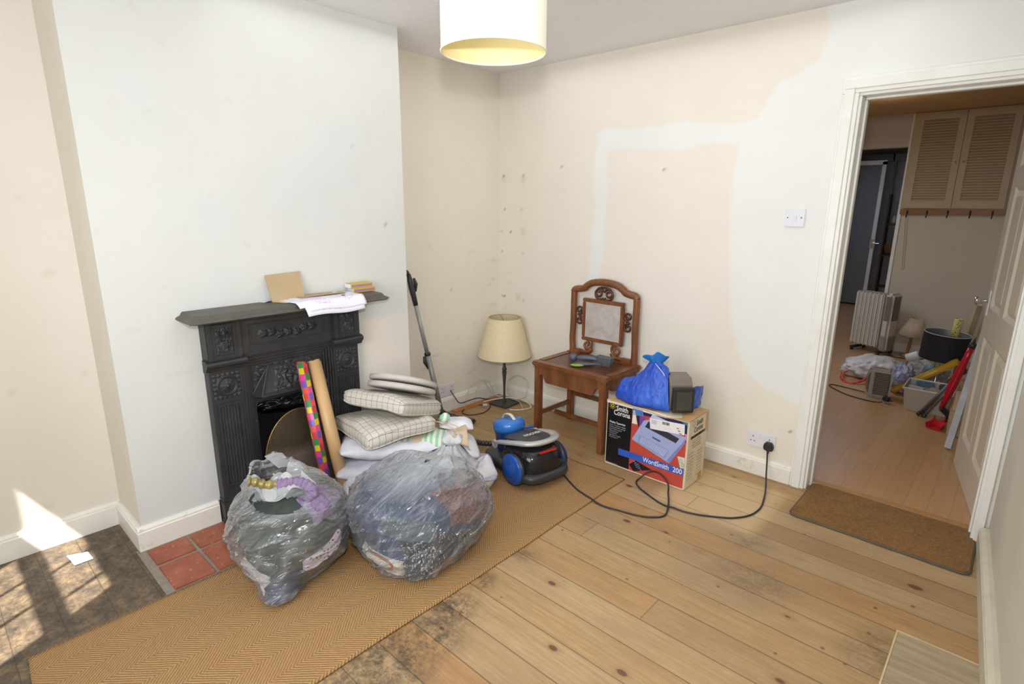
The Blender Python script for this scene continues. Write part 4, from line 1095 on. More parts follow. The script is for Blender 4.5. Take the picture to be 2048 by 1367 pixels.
ART = [
 ('picture_ground', rgb(190, 76, 62), [(0.169, 0.392), (0.499, 0.392), (0.499, 0.012), (0.166, 0.012)]),
 ('black_panel', rgb(20, 20, 24), [(0.008, 0.392), (0.169, 0.392), (0.166, 0.012), (0.008, 0.014)]),
 ('navy_ground', rgb(38, 40, 84), [(0.233, 0.392), (0.499, 0.392), (0.499, 0.283), (0.49, 0.283), (0.481, 0.375), (0.295, 0.370), (0.238, 0.365)]),
 ('blue_stripes', rgb(96, 150, 214), [(0.17, 0.392), (0.233, 0.392), (0.238, 0.361), (0.171, 0.352)]),
 ('white_lamp', rgb(226, 224, 206), [(0.174, 0.379), (0.186, 0.38), (0.204, 0.302), (0.170, 0.3)]),
 ('dark_shape', rgb(42, 36, 60), [(0.195, 0.353), (0.215, 0.355), (0.221, 0.306), (0.212, 0.287)]),
 ('purple_shape', rgb(120, 70, 150), [(0.215, 0.354), (0.255, 0.358), (0.237, 0.311), (0.219, 0.303)]),
 ('typewriter_body', rgb(160, 170, 212), [(0.175, 0.205), (0.243, 0.335), (0.273, 0.35), (0.281, 0.344), (0.469, 0.312), (0.497, 0.312), (0.492, 0.274), (0.414, 0.133)]),
 ('typewriter_side', rgb(128, 136, 190), [(0.497, 0.312), (0.492, 0.274), (0.414, 0.133), (0.397, 0.145), (0.473, 0.265)]),
 ('paper_rest', rgb(184, 190, 226), [(0.293, 0.388), (0.28, 0.358), (0.394, 0.330), (0.383, 0.372)]),
 ('carriage_slot', rgb(52, 50, 64), [(0.253, 0.302), (0.274, 0.34), (0.459, 0.292), (0.442, 0.261)]),
 ('keyboard_well', rgb(146, 156, 200), [(0.219, 0.247), (0.409, 0.207), (0.383, 0.154), (0.214, 0.197)]),
 ('display_strip', rgb(64, 96, 160), [(0.304, 0.26), (0.354, 0.249), (0.348, 0.239), (0.302, 0.25)]),
 ('notepad', rgb(206, 210, 196), [(0.457, 0.191), (0.499, 0.194), (0.499, 0.132), (0.478, 0.128)]),
 ('desk_phone', rgb(26, 24, 34), [(0.168, 0.046), (0.209, 0.084), (0.314, 0.06), (0.199, 0.013)]),
 ('blue_bar', rgb(52, 92, 196), [(0.093, 0.124), (0.499, 0.128), (0.499, 0.088), (0.092, 0.084)]),
 ('teal_corner', rgb(52, 130, 136), [(0.469, 0.391), (0.499, 0.391), (0.499, 0.377), (0.484, 0.38)]),
 ('flower', rgb(196, 150, 160), [(0.489, 0.329), (0.499, 0.33), (0.499, 0.29), (0.494, 0.295)]),
 ('address_label', rgb(230, 228, 230), [(0.279, 0.362), (0.484, 0.38), (0.487, 0.32), (0.286, 0.301)]),
]
FY = BY0-.0004
for i, (nm, col, P) in enumerate(ART):
    y = FY-.00012*(i+1)
    mb = MB(); n = len(P)
    mb.add([(BX0+a, y, b) for a, b in P], [tuple(range(n))]); mb.build(nm, simple('print_'+nm, col, .35, var=.06, scale=25), bxr)
def printed(nm, txt, x, z, size, mat, bold=0.0, slope=0.0, yoff=.0030, sxs=1.0):
    vs, fs = text_mesh(txt, size, bold); mb = MB()
    mb.add([(BX0+x+p.x*sxs, FY-yoff, z+p.y+slope*p.x) for p in vs], fs); return mb.build(nm, mat, bxr)
M_ink = simple('white_ink', rgb(232, 230, 226), .4, var=.02); M_yel = simple('yellow_ink', rgb(230, 206, 60), .4, var=.02); M_grey = simple('dark_grey_ink', rgb(70, 64, 58), .6)
printed('printed_word', 'Smith', .066, .352, .043, M_ink, .0006, sxs=.80); printed('printed_word', 'Corona', .050, .324, .043, M_ink, .0006, sxs=.80)
printed('printed_word', 'Display Typewriter', .026, .270, .0165, M_ink, .0003, sxs=.82)
for i, t_ in enumerate(('4 line x 16 character display', 'Memory and editor storage', 'Insert / Delete option', 'Full justification', 'Word Search', 'Spell Check module', 'Word Eraser II')):
    printed('printed_line', t_, .025, .254-.0125*i, .0120, simple('soft_white_ink', rgb(176, 176, 176), .5) if i == 0 else bpy.data.materials['soft_white_ink'], 0, sxs=.80)
printed('printed_line', 'Smith Corona Corporation', .012, .016, .009, bpy.data.materials['soft_white_ink'], 0, sxs=.8)
printed('printed_word', 'WordSmith', .254, .0935, .042, M_ink, .0006, sxs=.80); printed('printed_word', '200', .436, .0945, .042, M_ink, .0006, sxs=.88); 
mb = MB()
for k in range(12):
    a = k*PI/6; r0, r1 = .0135, .0215; d = .09
    mb.add([(BX0+.040+r0*math.cos(a-d), FY-.003, .374+r0*math.sin(a-d)), (BX0+.040+r1*math.cos(a-d*.5), FY-.003, .374+r1*math.sin(a-d*.5)), (BX0+.040+r1*math.cos(a+d*.5), FY-.003, .374+r1*math.sin(a+d*.5)), (BX0+.040+r0*math.cos(a+d), FY-.003, .374+r0*math.sin(a+d))], [(0, 1, 2, 3)])
n = 20
mb.add([(BX0+.040+r*math.cos(2*PI*k/n), FY-.003, .374+r*math.sin(2*PI*k/n)) for k in range(n) for r in (.0055, .0092)], [(2*k, 2*k+1, (2*k+3) % (2*n), (2*k+2) % (2*n)) for k in range(n)])
mb.build('sun_emblem', M_yel, bxr)
mb = MB()   # key grid, one printed pattern
a, b, c_, d = [V((p[0], p[1])) for p in ((0.235, 0.24), (0.401, 0.204), (0.377, 0.162), (0.226, 0.202))]
for r_ in range(5):
    for k in range(14):
        def q(u, v): p = (a*(1-u)+b*u)*(1-v)+(d*(1-u)+c_*u)*v; return (BX0+p.x, FY-.0031, p.y)
        u0, u1, v0, v1 = (k+.12)/14, (k+.86)/14, (r_+.12)/5, (r_+.84)/5
        mb.add([q(u0, v0), q(u0, v1), q(u1, v1), q(u1, v0)], [(0, 1, 2, 3)])
mb.build('key_pattern', simple('key_print', rgb(186, 194, 230), .4), bxr)['kind'] = 'stuff'
mb = MB()
for k in range(7): mb.box((BX0+.171, FY-.0028, .356+.005*k), (BX0+.233, FY-.0026, .3575+.005*k))
mb.build('stripe_lines', simple('blue_line_print', rgb(40, 80, 150), .4), bxr)
mb = MB()
random.seed(3)
x = .356
while x < .40:
    w_ = random.choice((.0008, .0014, .002)); mb.box((BX0+x, FY-.0031, .346+(x-.356)*.08), (BX0+x+w_, FY-.0029, .362+(x-.356)*.08)); x += w_+random.choice((.0008, .0014))
mb.build('barcode', M_grey, bxr)
mb = MB()
for k in range(4): mb.box((BX0+.292, FY-.0031, .353-.006*k), (BX0+.325-.004*(k % 2), FY-.0029, .3545-.006*k))
for k in range(3): mb.box((BX0+.44+.008*k, FY-.0031, .345-.012*k), (BX0+.455+.008*k, FY-.0029, .349-.012*k))
mb.build('label_lines', M_grey, bxr)
mb = MB(); mb.tube([(BX0+.479+.008*math.cos(k/12*2*PI), FY-.003, .170+.010*math.sin(k/12*2*PI)) for k in range(12)], .0008, 4, closed=True); mb.tube([(BX0+.491+.006*math.cos(k/12*2*PI), FY-.003, .150+.010*math.sin(k/12*2*PI)) for k in range(12)], .0008, 4, closed=True)
mb.build('printed_spectacles', M_grey, bxr)
mb = MB()
for r_ in range(4):
    for k in range(3):
        x_, z_ = .197+.013*k+.006*r_, .073-.004*k-.010*r_; mb.box((BX0+x_, FY-.0031, z_), (BX0+x_+.008, FY-.0029, z_+.005))
mb.build('phone_keys', simple('phone_key_print', rgb(130, 134, 170), .4), bxr)
# right-hand side of the box
def side_print(nm, txt, y, z, size, mat, bold=0.0, s=.8):
    vs, fs = text_mesh(txt, size, bold); mb = MB(); mb.add([(BX1+.0012, y+p.x*s, z+p.y) for p in vs], fs); mb.build(nm, mat, bxr)
side_print('side_word', 'Smith', BY0+.092, .352, .044, M_grey, .0006); side_print('side_word', 'Corona', BY0+.066, .318, .044, M_grey, .0006)
mb = MB()
for k in range(12):
    a = k*PI/6; mb.add([(BX1+.0012, BY0+.058+.009*math.cos(a), .372+.009*math.sin(a)), (BX1+.0012, BY0+.058+.017*math.cos(a-.1), .372+.017*math.sin(a-.1)), (BX1+.0012, BY0+.058+.017*math.cos(a+.1), .372+.017*math.sin(a+.1))], [(0, 1, 2)])
mb.build('side_emblem', M_grey, bxr)
mb = MB(); mb.box((BX1-.001, BY0+.035, .288), (BX1+.0012, BY1-.02, .303)); mb.build('side_bar', M_grey, bxr)
side_print('side_line', 'Display Typewriter 200', BY0+.04, .2915, .016, M_cardw, .0002, .9)
for i in range(4): side_print('side_line', 'Complete and portable typing', BY0+.05+.01*(i % 2), .272-.014*i, .011, M_grey)
for i in range(9): side_print('side_line', 'Easy to use function', BY0+.024, .20-.018*i, .011, M_grey, 0, .7)
for i in range(9): side_print('side_line', 'Correction and spell', BY0+.13, .19-.018*i, .011, M_grey, 0, .7)
mb = MB(); mb.box((BX1-.001, BY1-.03, .29), (BX1+.0013, BY1+.0005, BH-.02)); mb.box((BX1-.001, BY1-.075, .012), (BX1+.0013, BY1-.03, .05)); mb.build('brown_tape', simple('brown_parcel_tape', rgb(190, 150, 96), .3, var=.05), bxr)

# ------------------------------------------------------------------ blue carrier bag with a small grey projector in it
m = N('blue_polythene')
c = m.ramp(m.noise(6, 5, .6), [(.3, rgb(26, 66, 176)), (.55, rgb(44, 92, 205)), (.8, rgb(66, 122, 222))])
m.bump(m.noise(12, 6, .65, dist=1.5), .5, .02)
M_blue = m.out(c, .33)
M_blueL = simple('light_blue_polythene', rgb(48, 130, 214), .35, var=.15)
TZ = BH-.003
pj = thing('slide_viewer', 'taupe and black boxy slide viewer poking out of the blue bag on the typewriter box', 'projector', (1.715, -.355, TZ), -.80)
M_taupe = simple('taupe_plastic', rgb(122, 112, 102), .45, var=.06); M_blk = simple('black_matt_plastic', rgb(44, 43, 42), .4, var=.1); M_scr = simple('smoky_screen', rgb(70, 68, 62), .15, var=.1)
mb = MB()   # local: y- towards room
mb.prism([(-.10, .0), (.058, .0), (.058, .135), (.03, .175), (-.06, .18), (-.10, .135)], -.062, .062, Matrix.Translation((-.005, 0, .008)) @ Matrix.Rotation(PI/2, 4, 'X') @ Matrix.Scale(1, 4)); mb.build('housing', M_taupe, pj, local=True, bevel=.006)
mb = MB(); vs = []
for x_, hw, z0, z1 in ((.055, .052, .012, .132), (.098, .060, .0, .146), (.106, .054, .006, .140)):
    for y_, z_ in ((-hw, z0), (hw, z0), (hw, z1), (-hw, z1)): vs.append((x_, y_-.0, z_+.004))
mb.add(vs, [(0, 1, 2, 3), (8, 11, 10, 9)]+[(i+4*k, i+4*k+4, (i+1) % 4+4*k+4, (i+1) % 4+4*k) for k in (0, 1) for i in range(4)])
mb.build('viewing_hood', M_blk, pj, local=True, bevel=.006)
mb = MB(); mb.bbox((.1065, -.042, .022), (.109, .042, .126), .001); mb.build('screen', M_scr, pj, local=True)
mb = MB()
mb.box((.0, -.0635, .05), (.008, -.0615, .12)); mb.build('vent_slot', M_blk, pj, local=True)
mb = MB()
def bagf(u, v):
    """film heaped along the box top: u left to right, v from the front edge over to the back"""
    def prof(t, pts):
        for (a, p), (b, q) in zip(pts, pts[1:]):
            if t <= b:
                k = (t-a)/(b-a); k = k*k*(3-2*k); return p+(q-p)*k
        return pts[-1][1]
    h = prof(u, [(0, .0), (.05, .065), (.14, .105), (.32, .120), (.50, .175), (.66, .245), (.78, .262), (.90, .225), (1, .19)])
    w = prof(u, [(0, .01), (.05, .060), (.14, .085), (.35, .098), (.55, .105), (.75, .095), (1, .070)])
    a = v*PI; x = 1.352+.315*u; cy = -.375-.012*u
    rid = .010*abs(fbm(u*7-v*3+2, v*6, 1))+.012*fbm(u*3, v*2.5, 4)
    k = .55+.45*prof(u, [(0, 1), (.45, .9), (.7, .35), (1, .3)])
    cz = math.sin(a); yy = -math.cos(a)
    r_ = 1 if u < .45 else 1-.55*sstep(.45, .8, u)*cz**1.5
    sh = .055*sstep(.5, 1, u)*(1-cz)*(1 if v < .5 else 0)
    return (x+sh+rid*.6, cy+w*yy*r_-rid*(1 if v < .5 else -1), TZ+.003+h*cz**.85+rid*cz*.8)
mb.grid(bagf, 110, 60)
bb = thing('carrier_bag', 'crumpled bright blue plastic carrier bag on top of the typewriter box', 'bag', (1.55, -.37, TZ))
o = mb.build('bag_film', M_blue, bb, smooth=True, solid=.0012)
mb = MB()
def rightf(u, v):
    p = V((1.725+.045*math.sin(u*1.9), -.40+.15*u+.0*v, 0))
    return (p.x+.050-.02*u+.008*nz(u*5, v*4)+.010*v, p.y+.01, TZ+.004+(.135-.03*abs(u-.4))*v)
mb.grid(rightf, 36, 20); mb.build('bag_side', M_blue, bb, smooth=True, solid=.0012)
mb = MB()
def knot(u, v):
    th = u*2*PI; r_ = .018+.026*v+.013*math.sin(3*th+2*v)*v+.006*math.sin(7*th)*v
    return (1.592-.012+.030*v+r_*math.cos(th)*1.35-.02*v*v, -.385+r_*math.sin(th)*.9-.018*v, TZ+.228+.045*v+.030*math.cos(th+.9)*v*1.2+.006*math.sin(5*th)*v)
mb.grid(knot, 40, 12); mb.build('bag_mouth', M_blueL, bb, smooth=True, solid=.0012)
mb = MB(); mb.tube(spline([(1.60, -.42, TZ+.245), (1.64, -.44, TZ+.225), (1.665, -.445, TZ+.205), (1.675, -.45, TZ+.195)], 6), .0018, 6); mb.build('drawstring', M_ink, bb, smooth=True)
# ------------------------------------------------------------------ vacuum cleaner (cylinder type) on the runner
M_gblk = simple('glossy_black_plastic', rgb(30, 30, 33), .12, var=.1, scale=4); M_dgrey = simple('dark_grey_plastic', rgb(52, 54, 58), .35, var=.08)
M_vblue = simple('blue_gloss_plastic', rgb(28, 82, 168), .18, var=.12, scale=6); M_silv = simple('silver_plastic', rgb(186, 186, 184), .28, .35, var=.05); M_red = simple('red_plastic', rgb(196, 50, 40), .3)
vac = thing('vacuum_cleaner', 'blue and black cylinder vacuum cleaner with silver handle sitting on the sisal runner', 'vacuum cleaner', (1.060, -.905, .0105), -.20); vac.scale = (1.13, 1.13, 1.13)
def sell(cx, cy, cz, ax, ay, az, e=2.8, fn=None, nu=56, nv=32):
    def f(u, v):
        th = u*2*PI; ph = (v-.5)*PI
        def sp(w, k): return math.copysign(abs(w)**(2/k), w)
        x = cx+ax*sp(math.cos(ph), e)*sp(math.cos(th), e); y = cy+ay*sp(math.cos(ph), e)*sp(math.sin(th), e); z = cz+az*sp(math.sin(ph), e)
        return fn(x, y, z) if fn else (x, y, z)
    return f
mb = MB()
def shell(x, y, z):
    t = max(0, min(1, (z-.03)/.18)); y = y*(1-.20*t*t); x = x-.015*t if x > .1 else x+.02*t
    return (x, y, max(z, .012))
mb.grid(sell(.075, 0, .105, .145, .138, .096, 3.0, shell), 56, 32); mb.build('motor_housing', M_gblk, vac, local=True, smooth=True)
mb = MB(); mb.grid(sell(-.04, 0, .040, .185, .128, .034, 3.4), 56, 20); mb.build('base', M_dgrey, vac, local=True, smooth=True)
mb = MB(); mb.grid(sell(.085, 0, .052, .150, .144, .028, 4), 56, 16); mb.build('bumper', M_dgrey, vac, local=True, smooth=True)
for s in (-1, 1):
    T = Matrix.Translation((.100, s*.140, .077)) @ Matrix.Rotation(-s*PI/2, 4, 'X') @ Matrix.Rotation(s*.0, 4, 'Y')
    mb = MB(); mb.lathe([(.077, -.02), (.077, .004), (.073, .012), (.045, .018), (.0, .021)], (0, 0, 0), 40, T); wh = mb.build('wheel', M_vblue, vac, local=True, smooth=True)
    mb = MB(); mb.lathe([(.080, -.018), (.080, .0)], (0, 0, 0), 40, T); mb.build('tyre', M_dgrey, wh, local=True, smooth=True)
# silver carry handle: wide U over the back of the lid
mb = MB()
hp = [(-.055, -.122, .155), (-.03, -.124, .170), (.03, -.122, .187), (.10, -.110, .205), (.155, -.08, .213), (.178, -.03, .216), (.178, .03, .216), (.155, .08, .213), (.10, .110, .205), (.03, .122, .187), (-.03, .124, .170), (-.055, .122, .155)]
P = spline(hp, 6); nP = len(P)
mb.tube(P, [.018+.006*math.sin(PI*i/(nP-1)) for i in range(nP)], 12, flat=.55); mb.build('carry_handle', M_silv, vac, local=True, smooth=True)
for s in (-1, 1):
    T = Matrix.Translation((-.062, s*.124, .150)) @ Matrix.Rotation(-s*PI/2, 4, 'X')
    mb = MB(); mb.lathe([(.014, 0), (.023, .004), (.023, .012), (.014, .014), (.012, .008)], (0, 0, 0), 24, T); mb.build('handle_pivot', M_silv, vac, local=True, smooth=True)
mb = MB(); mb.grid(lambda u, v: (-.035+.185*u, (-.095+.19*v)*(1-.12*u*u), .183+.022*math.sin(u*1.4)+.012*math.cos((v-.5)*PI)), 20, 20); mb.build('lid', M_dgrey, vac, local=True, smooth=True, solid=.006)
mb = MB(); mb.bbox((.0, .015, .2125), (.03, .068, .2215), .004, Matrix.Rotation(-.10, 4, 'Y')); mb.build('release_button', M_vblue, vac, local=True)
vs, fs = text_mesh('HOOVER', .030, .0005); mb = MB()
mb.add([(.085-p.y*1.0, -.052+p.x*.84, .2205+.0) for p in vs], fs); mb.build('printed_word', M_ink, vac, local=True)
mb = MB(); mb.bbox((.196, -.055, .172), (.209, .045, .182), .003); mb.build('red_trim', M_red, vac, local=True)
# dust cup: tilted blue cylinder with domed lid
T = Matrix.Translation((-.108, .012, .058)) @ Matrix.Rotation(-.22, 4, 'Y') @ Matrix.Rotation(.0, 4, 'X')
M_clear = N('blue_tinted_clear')
M_clear = M_clear.out(rgb(22, 52, 110), .12, 0.0, Alpha=.78)
mb = MB(); mb.lathe([(.062, 0), (.076, .02), (.078, .125)], (0, 0, 0), 40, T); mb.build('dust_cup', M_clear, vac, local=True, smooth=True)
mb = MB(); mb.lathe([(.040, .012), (.044, .12)], (0, 0, 0), 24, T); mb.build('cyclone', M_vblue, vac, local=True, smooth=True)
M_vb2 = simple('mid_blue_plastic', rgb(50, 114, 196), .22, var=.08)
mb = MB(); mb.lathe([(.079, .11), (.084, .13), (.083, .155), (.070, .170), (.030, .176), (.0, .177)], (0, 0, 0), 44, T); mb.build('cup_lid', M_vb2, vac, local=True, smooth=True)
mb = MB(); mb.tube([T @ V(p) for p in spline([(-.055, .0, .163), (-.03, .0, .190), (.0, .0, .197), (.03, .0, .192), (.062, 0, .165)], 6)], .010, 10, flat=.45); mb.build('cup_handle', simple('cream_plastic', rgb(206, 204, 190), .35), vac, local=True, smooth=True)
mb = MB(); mb.lathe([(.009, 0), (.011, .010), (.0, .013)], (0, 0, 0), 14, T @ Matrix.Translation((-.068, .012, .160))); mb.build('cup_button', M_red, vac, local=True, smooth=True)
mb = MB(); mb.tube([(-.19, .04, .16), (-.205, .045, .11), (-.20, .045, .05)], [.028, .034, .03], 14); mb.build('hose_inlet', M_dgrey, vac, local=True, smooth=True)
# hose, wand and floor tool stand in the recess
hose = [(.845, -.815, .07), (.78, -.80, .05), (.66, -.86, .035), (.50, -.86, .03), (.36, -.84, .03), (.27, -1.02, .08), (.24, -1.09, .40), (.20, -1.105, .75), (.14, -1.07, .98), (.085, -.975, 1.07), (.052, -.925, 1.06)]
P = spline(hose, 26); mb = MB(); mb.tube(P, [.017+.0022*math.sin(i*1.6) for i in range(len(P))], 10)
tag(mb.build('vacuum_hose', M_dgrey, origin=P[0], smooth=True), 'dark ribbed vacuum hose running behind the cushion pile into the recess', 'hose')
wd = thing('vacuum_wand', 'silver telescopic vacuum wand with dark grey handle leaning in the left recess', 'wand', (.14, -.735, 0))
top, bot = V((.045, -.905, 1.045)), V((.145, -.735, .05)); ax_ = (bot-top)
def wp(t, off=(0, 0, 0)): return top+ax_*t+V(off)
mb = MB(); mb.tube([wp(-.0, (0, -.0, .01)), wp(.03), wp(.08), wp(.14), wp(.20)], [.012, .018, .020, .018, .0165], 14); mb.tube([wp(.02, (.01, .028, .0)), wp(.06, (.01, .034, .0)), wp(.11, (.006, .02, 0))], [.008, .013, .006], 10); mb.build('handle_grip', M_dgrey, wd, smooth=True)
mb = MB(); mb.tube([wp(.19), wp(.55)], .0145, 16); mb.build('upper_tube', simple('brushed_aluminium', rgb(168, 168, 168), .4, .25), wd, smooth=True)
mb = MB(); mb.tube([wp(.54), wp(.99)], .0185, 16); mb.build('lower_tube', simple('grey_aluminium', rgb(146, 146, 148), .4, .25), wd, smooth=True)
mb = MB(); mb.tube([wp(.535), wp(.552)], .0215, 16); mb.build('collar', M_blk, wd, smooth=True)
mb = MB(); mb.tube([wp(.56, (-.012, -.024, 0)), wp(.60, (-.014, -.028, 0)), wp(.65, (-.008, -.016, 0))], [.008, .012, .006], 10); mb.build('slide_catch', M_blk, wd, smooth=True)
mb = MB(); mb.bbox((-.14, -.045, .0), (.14, .045, .028), .012, Matrix.Translation((.215, -.655, .003)) @ Matrix.Rotation(.25, 4, 'Z')); mb.tube([(.20, -.67, .025), (.165, -.71, .045), wp(.97)], [.03, .024, .0195], 14); mb.build('floor_head', M_dgrey, wd, smooth=False)

# ------------------------------------------------------------------ heap of cushions and pillows
def lines_mat(name, base, line, sp, w, rough=.85):
    m = N(name)
    sx, sy, sz = m.sep(); nx, ny, nzz = m.sep(m.tc.outputs['Normal'])
    def ln(s, n): 
        f_ = m.math('FRACT', m.math('ADD', m.math('DIVIDE', s, sp), .5)); a = m.math('LESS_THAN', m.math('ABSOLUTE', m.math('SUBTRACT', f_, .5)), w)
        return m.math('MULTIPLY', a, m.math('LESS_THAN', m.math('ABSOLUTE', n), .8))
    sidez = m.math('LESS_THAN', m.math('ABSOLUTE', m.math('SUBTRACT', sz, .0)), w*sp)
    g = m.math('MAXIMUM', m.math('MAXIMUM', ln(sx, nx), ln(sy, ny)), m.math('MULTIPLY', sidez, m.math('LESS_THAN', m.math('ABSOLUTE', nzz), .6)))
    c = m.mix(m.math('MULTIPLY', g, .75), m.ramp(m.noise(8, 4), [(.3, base), (.7, tuple(min(1, k*1.08) for k in base[:3])+(1,))]), line)
    m.bump(m.math('ADD', m.noise(9, 3), m.math('MULTIPLY', m.noise(300, 2), .15)), .25, .01)
    return m.out(c, rough)
M_check = lines_mat('cream_windowpane_check', rgb(206, 200, 188), rgb(96, 96, 100), .034, .035)
M_pad = simple('off_white_canvas', rgb(202, 197, 190), .85, var=.04, bump=.2)
m = N('white_cotton'); m.bump(m.noise(9, 5, .6, dist=.8), .45, .02); M_cot = m.out(m.ramp(m.noise(5, 3), [(.3, rgb(214, 214, 224)), (.7, rgb(232, 232, 238))]), .8)
m = N('lilac_cotton'); m.bump(m.noise(10, 5, .6), .4, .02); M_lil = m.out(m.ramp(m.noise(60, 2), [(.4, rgb(168, 166, 190)), (.62, rgb(196, 194, 212))]), .8)
m = N('green_stripe_cloth'); sx, sy, sz = m.sep()
M_grn = m.out(m.mix(m.math('LESS_THAN', m.math('FRACT', m.math('DIVIDE', m.math('ADD', sx, sy), .042)), .5), rgb(224, 228, 220), rgb(154, 206, 166)), .85)
m = N('beige_cloth'); m.bump(m.noise(14, 4), .4, .02); M_bei = m.out(rgb(208, 186, 160), .85)
def pillow(name, label, cat, w, d, h, mat, M, p=2.4, e=.5, warp=None, n=44, pipe=None, group=None, seed=0, wr=.006, rc=.09):
    """closed pillow mesh in local xy; M places it; warp(x,y,z)->dz in local"""
    mb = MB(); idx = {}
    def P(u, v, s):
        a, b = u*2-1, v*2-1
        k = ((1-abs(a)**p)*(1-abs(b)**p)); t = max(0, k)**e
        # edges bow in a little between corners
        ck = 1-rc*(a*a*b*b)**1.5
        x = a*w/2*(1-.05*(1-b*b)*abs(a)**3)*ck; y = b*d/2*(1-.05*(1-a*a)*abs(b)**3)*ck
        z = s*h/2*t+wr*fbm(x*7+seed, y*7, s)*t
        if warp: z += warp(x, y)
        return V((x, y, z))
    for s in (1, -1):
        o = len(mb.v)
        for j in range(n+1):
            for i in range(n+1): mb.v.append(P(i/n, j/n, s))
        for j in range(n):
            for i in range(n):
                q = [o+j*(n+1)+i, o+j*(n+1)+i+1, o+(j+1)*(n+1)+i+1, o+(j+1)*(n+1)+i]
                mb.f.append(q if s > 0 else q[::-1]); mb.mi.append(0)
    loc = M.to_translation()
    if pipe:
        t = bpy.data.objects.new(name, None); C.objects.link(t); t.empty_display_size = .05
        t.matrix_basis = M; tag(t, label, cat, group)
        mb.build('cover', mat, t, local=True, smooth=True, weld=True)
        for sg_ in pipe:
            ed = [(i/n, 0) for i in range(n)]+[(1, i/n) for i in range(n)]+[(1-i/n, 1) for i in range(n)]+[(0, 1-i/n) for i in range(n)]
            pts = []
            for u, v in ed:
                a, b = u*2-1, v*2-1
                uu, vv = .5+a*.5*.965, .5+b*.5*.965
                q = P(uu, vv, sg_); pts.append(q)
            m2 = MB(); m2.tube(pts, .0035, 6, closed=True, cap=False); m2.build('piping', mat, t, local=True, smooth=True)
        return t
    o = mb.build(name, mat, smooth=True, weld=True); o.matrix_basis = M
    return tag(o, label, cat, group)
def PM(x, y, z, rz=0, rx=0, ry=0): return Matrix.Translation((x, y, z)) @ Euler((rx, ry, rz)).to_matrix().to_4x4()
# right-hand direction of the heap as seen from the room: (.61,.79)
HR = V((.609, .793, 0)); HT = V((.793, -.609, 0)); HC = V((.755, -1.395, 0))
def PN(s_, t_, z, rz=0, away=0, right=0):
    """place at HC + s*right + t*towards room; top face tipped away from the room and down to the right"""
    n = (V((0, 0, 1))-HT*math.tan(away)+HR*math.tan(right)).normalized()
    x = HR*math.cos(rz)-HT*math.sin(rz); x = (x-n*x.dot(n)).normalized(); y = n.cross(x)
    M = Matrix((x, y, n)).transposed().to_4x4(); M.translation = HC+HR*s_+HT*t_+V((0, 0, z)); return M
pillow('pillow', 'lilac patterned pillow lying flat at the bottom of the cushion heap', 'pillow', .84, .36, .085, M_lil, PN(.0, .02, .070, .0, .0, -.03), p=2.2, e=.55, wr=.01)
pillow('pillow', 'white pillow, lower of the two under the checked cushions', 'pillow', .68, .33, .112, M_cot, PN(-.115, .04, .156, 0, .05, .0), p=3.0, e=.5, seed=3, wr=.014)
pillow('pillow', 'white pillow, upper of the two, its right end drooping toward the vacuum cleaner', 'pillow', .76, .34, .112, M_cot, PN(-.055, .04, .256, .02, .05, .07), p=3.0, e=.5, warp=lambda x, y: -.12*max(0, x-.14)**1.2, seed=8, wr=.016)
# green striped cloth and beige tie cloth between cushion and pillows
mb = MB()
def cl(u, v):
    p = HC+HR*(-.16+.30*u)+HT*(.02+.17*v+.012*math.sin(u*9)); ed = max(0, v-.6)
    return (p.x, p.y, .318+.010*math.sin(u*10+v)-.42*ed*ed-.01*v)
mb.grid(cl, 40, 18); tag(mb.build('folded_cloth', M_grn, origin=HC+V((0, 0, .31)), smooth=True, solid=.004), 'green and white striped cloth peeking out under the lower checked cushion', 'cloth')
mb = MB()
def cb(u, v):
    p = HC+HR*(-.06+.30*u)+HT*(.01+.16*v+.015*math.sin(u*7))
    return (p.x, p.y, .304+.024*u*(1-v*.5)+.012*math.sin(u*7+3*v)-.20*max(0, v-.6)**2)
mb.grid(cb, 40, 18); tag(mb.build('folded_cloth', M_bei, origin=HC+HR*.1+V((0, 0, .30)), smooth=True, solid=.005), 'beige cloth with trailing ties folded under the checked cushions', 'cloth')
def hp_(s_, t_, z): return HC+HR*s_+HT*t_+V((0, 0, z))
mb = MB()
mb.tube(spline([hp_(.10, .06, .375), hp_(.17, .09, .345), hp_(.21, .12, .31), hp_(.23, .15, .285), hp_(.25, .17, .25)], 8), .0045, 6, flat=.5); mb.tube(spline([hp_(.06, .05, .38), hp_(.16, .07, .365), hp_(.22, .10, .335), hp_(.17, .11, .325)], 8), .004, 6, flat=.5)
tag(mb.build('cloth_tie', M_bei, origin=hp_(.15, .08, .33), smooth=True), 'beige fabric tie trailing over the white pillow', 'tie')
pillow('pillow', 'small crumpled white cushion at the right end of the heap, above the long white pillow', 'pillow', .20, .17, .06, M_cot, PN(.19, -.05, .318, 0, .05, .12), p=2.2, e=.5, seed=5, wr=.02)
pillow('box_cushion', 'cream checked seat cushion with one corner drooping forward, lower of the two checked cushions', 'cushion', .45, .42, .085, M_check,
       PN(-.19, .0, .376, -1.05, .10, .05), p=9, e=.30, warp=lambda x, y: -.085*sstep(.06, .36, (x-y)*.5+.02)-.02*sstep(.1, .25, -x-y), pipe=(1, -1), seed=1)
pillow('box_cushion', 'cream checked seat cushion tilted to the right, upper of the two checked cushions', 'cushion', .42, .40, .088, M_check,
       PN(-.14, -.055, .468, -.62, .27, .17), p=9, e=.32, warp=lambda x, y: -.02*sstep(.05, .24, x), pipe=(1, -1), seed=2)
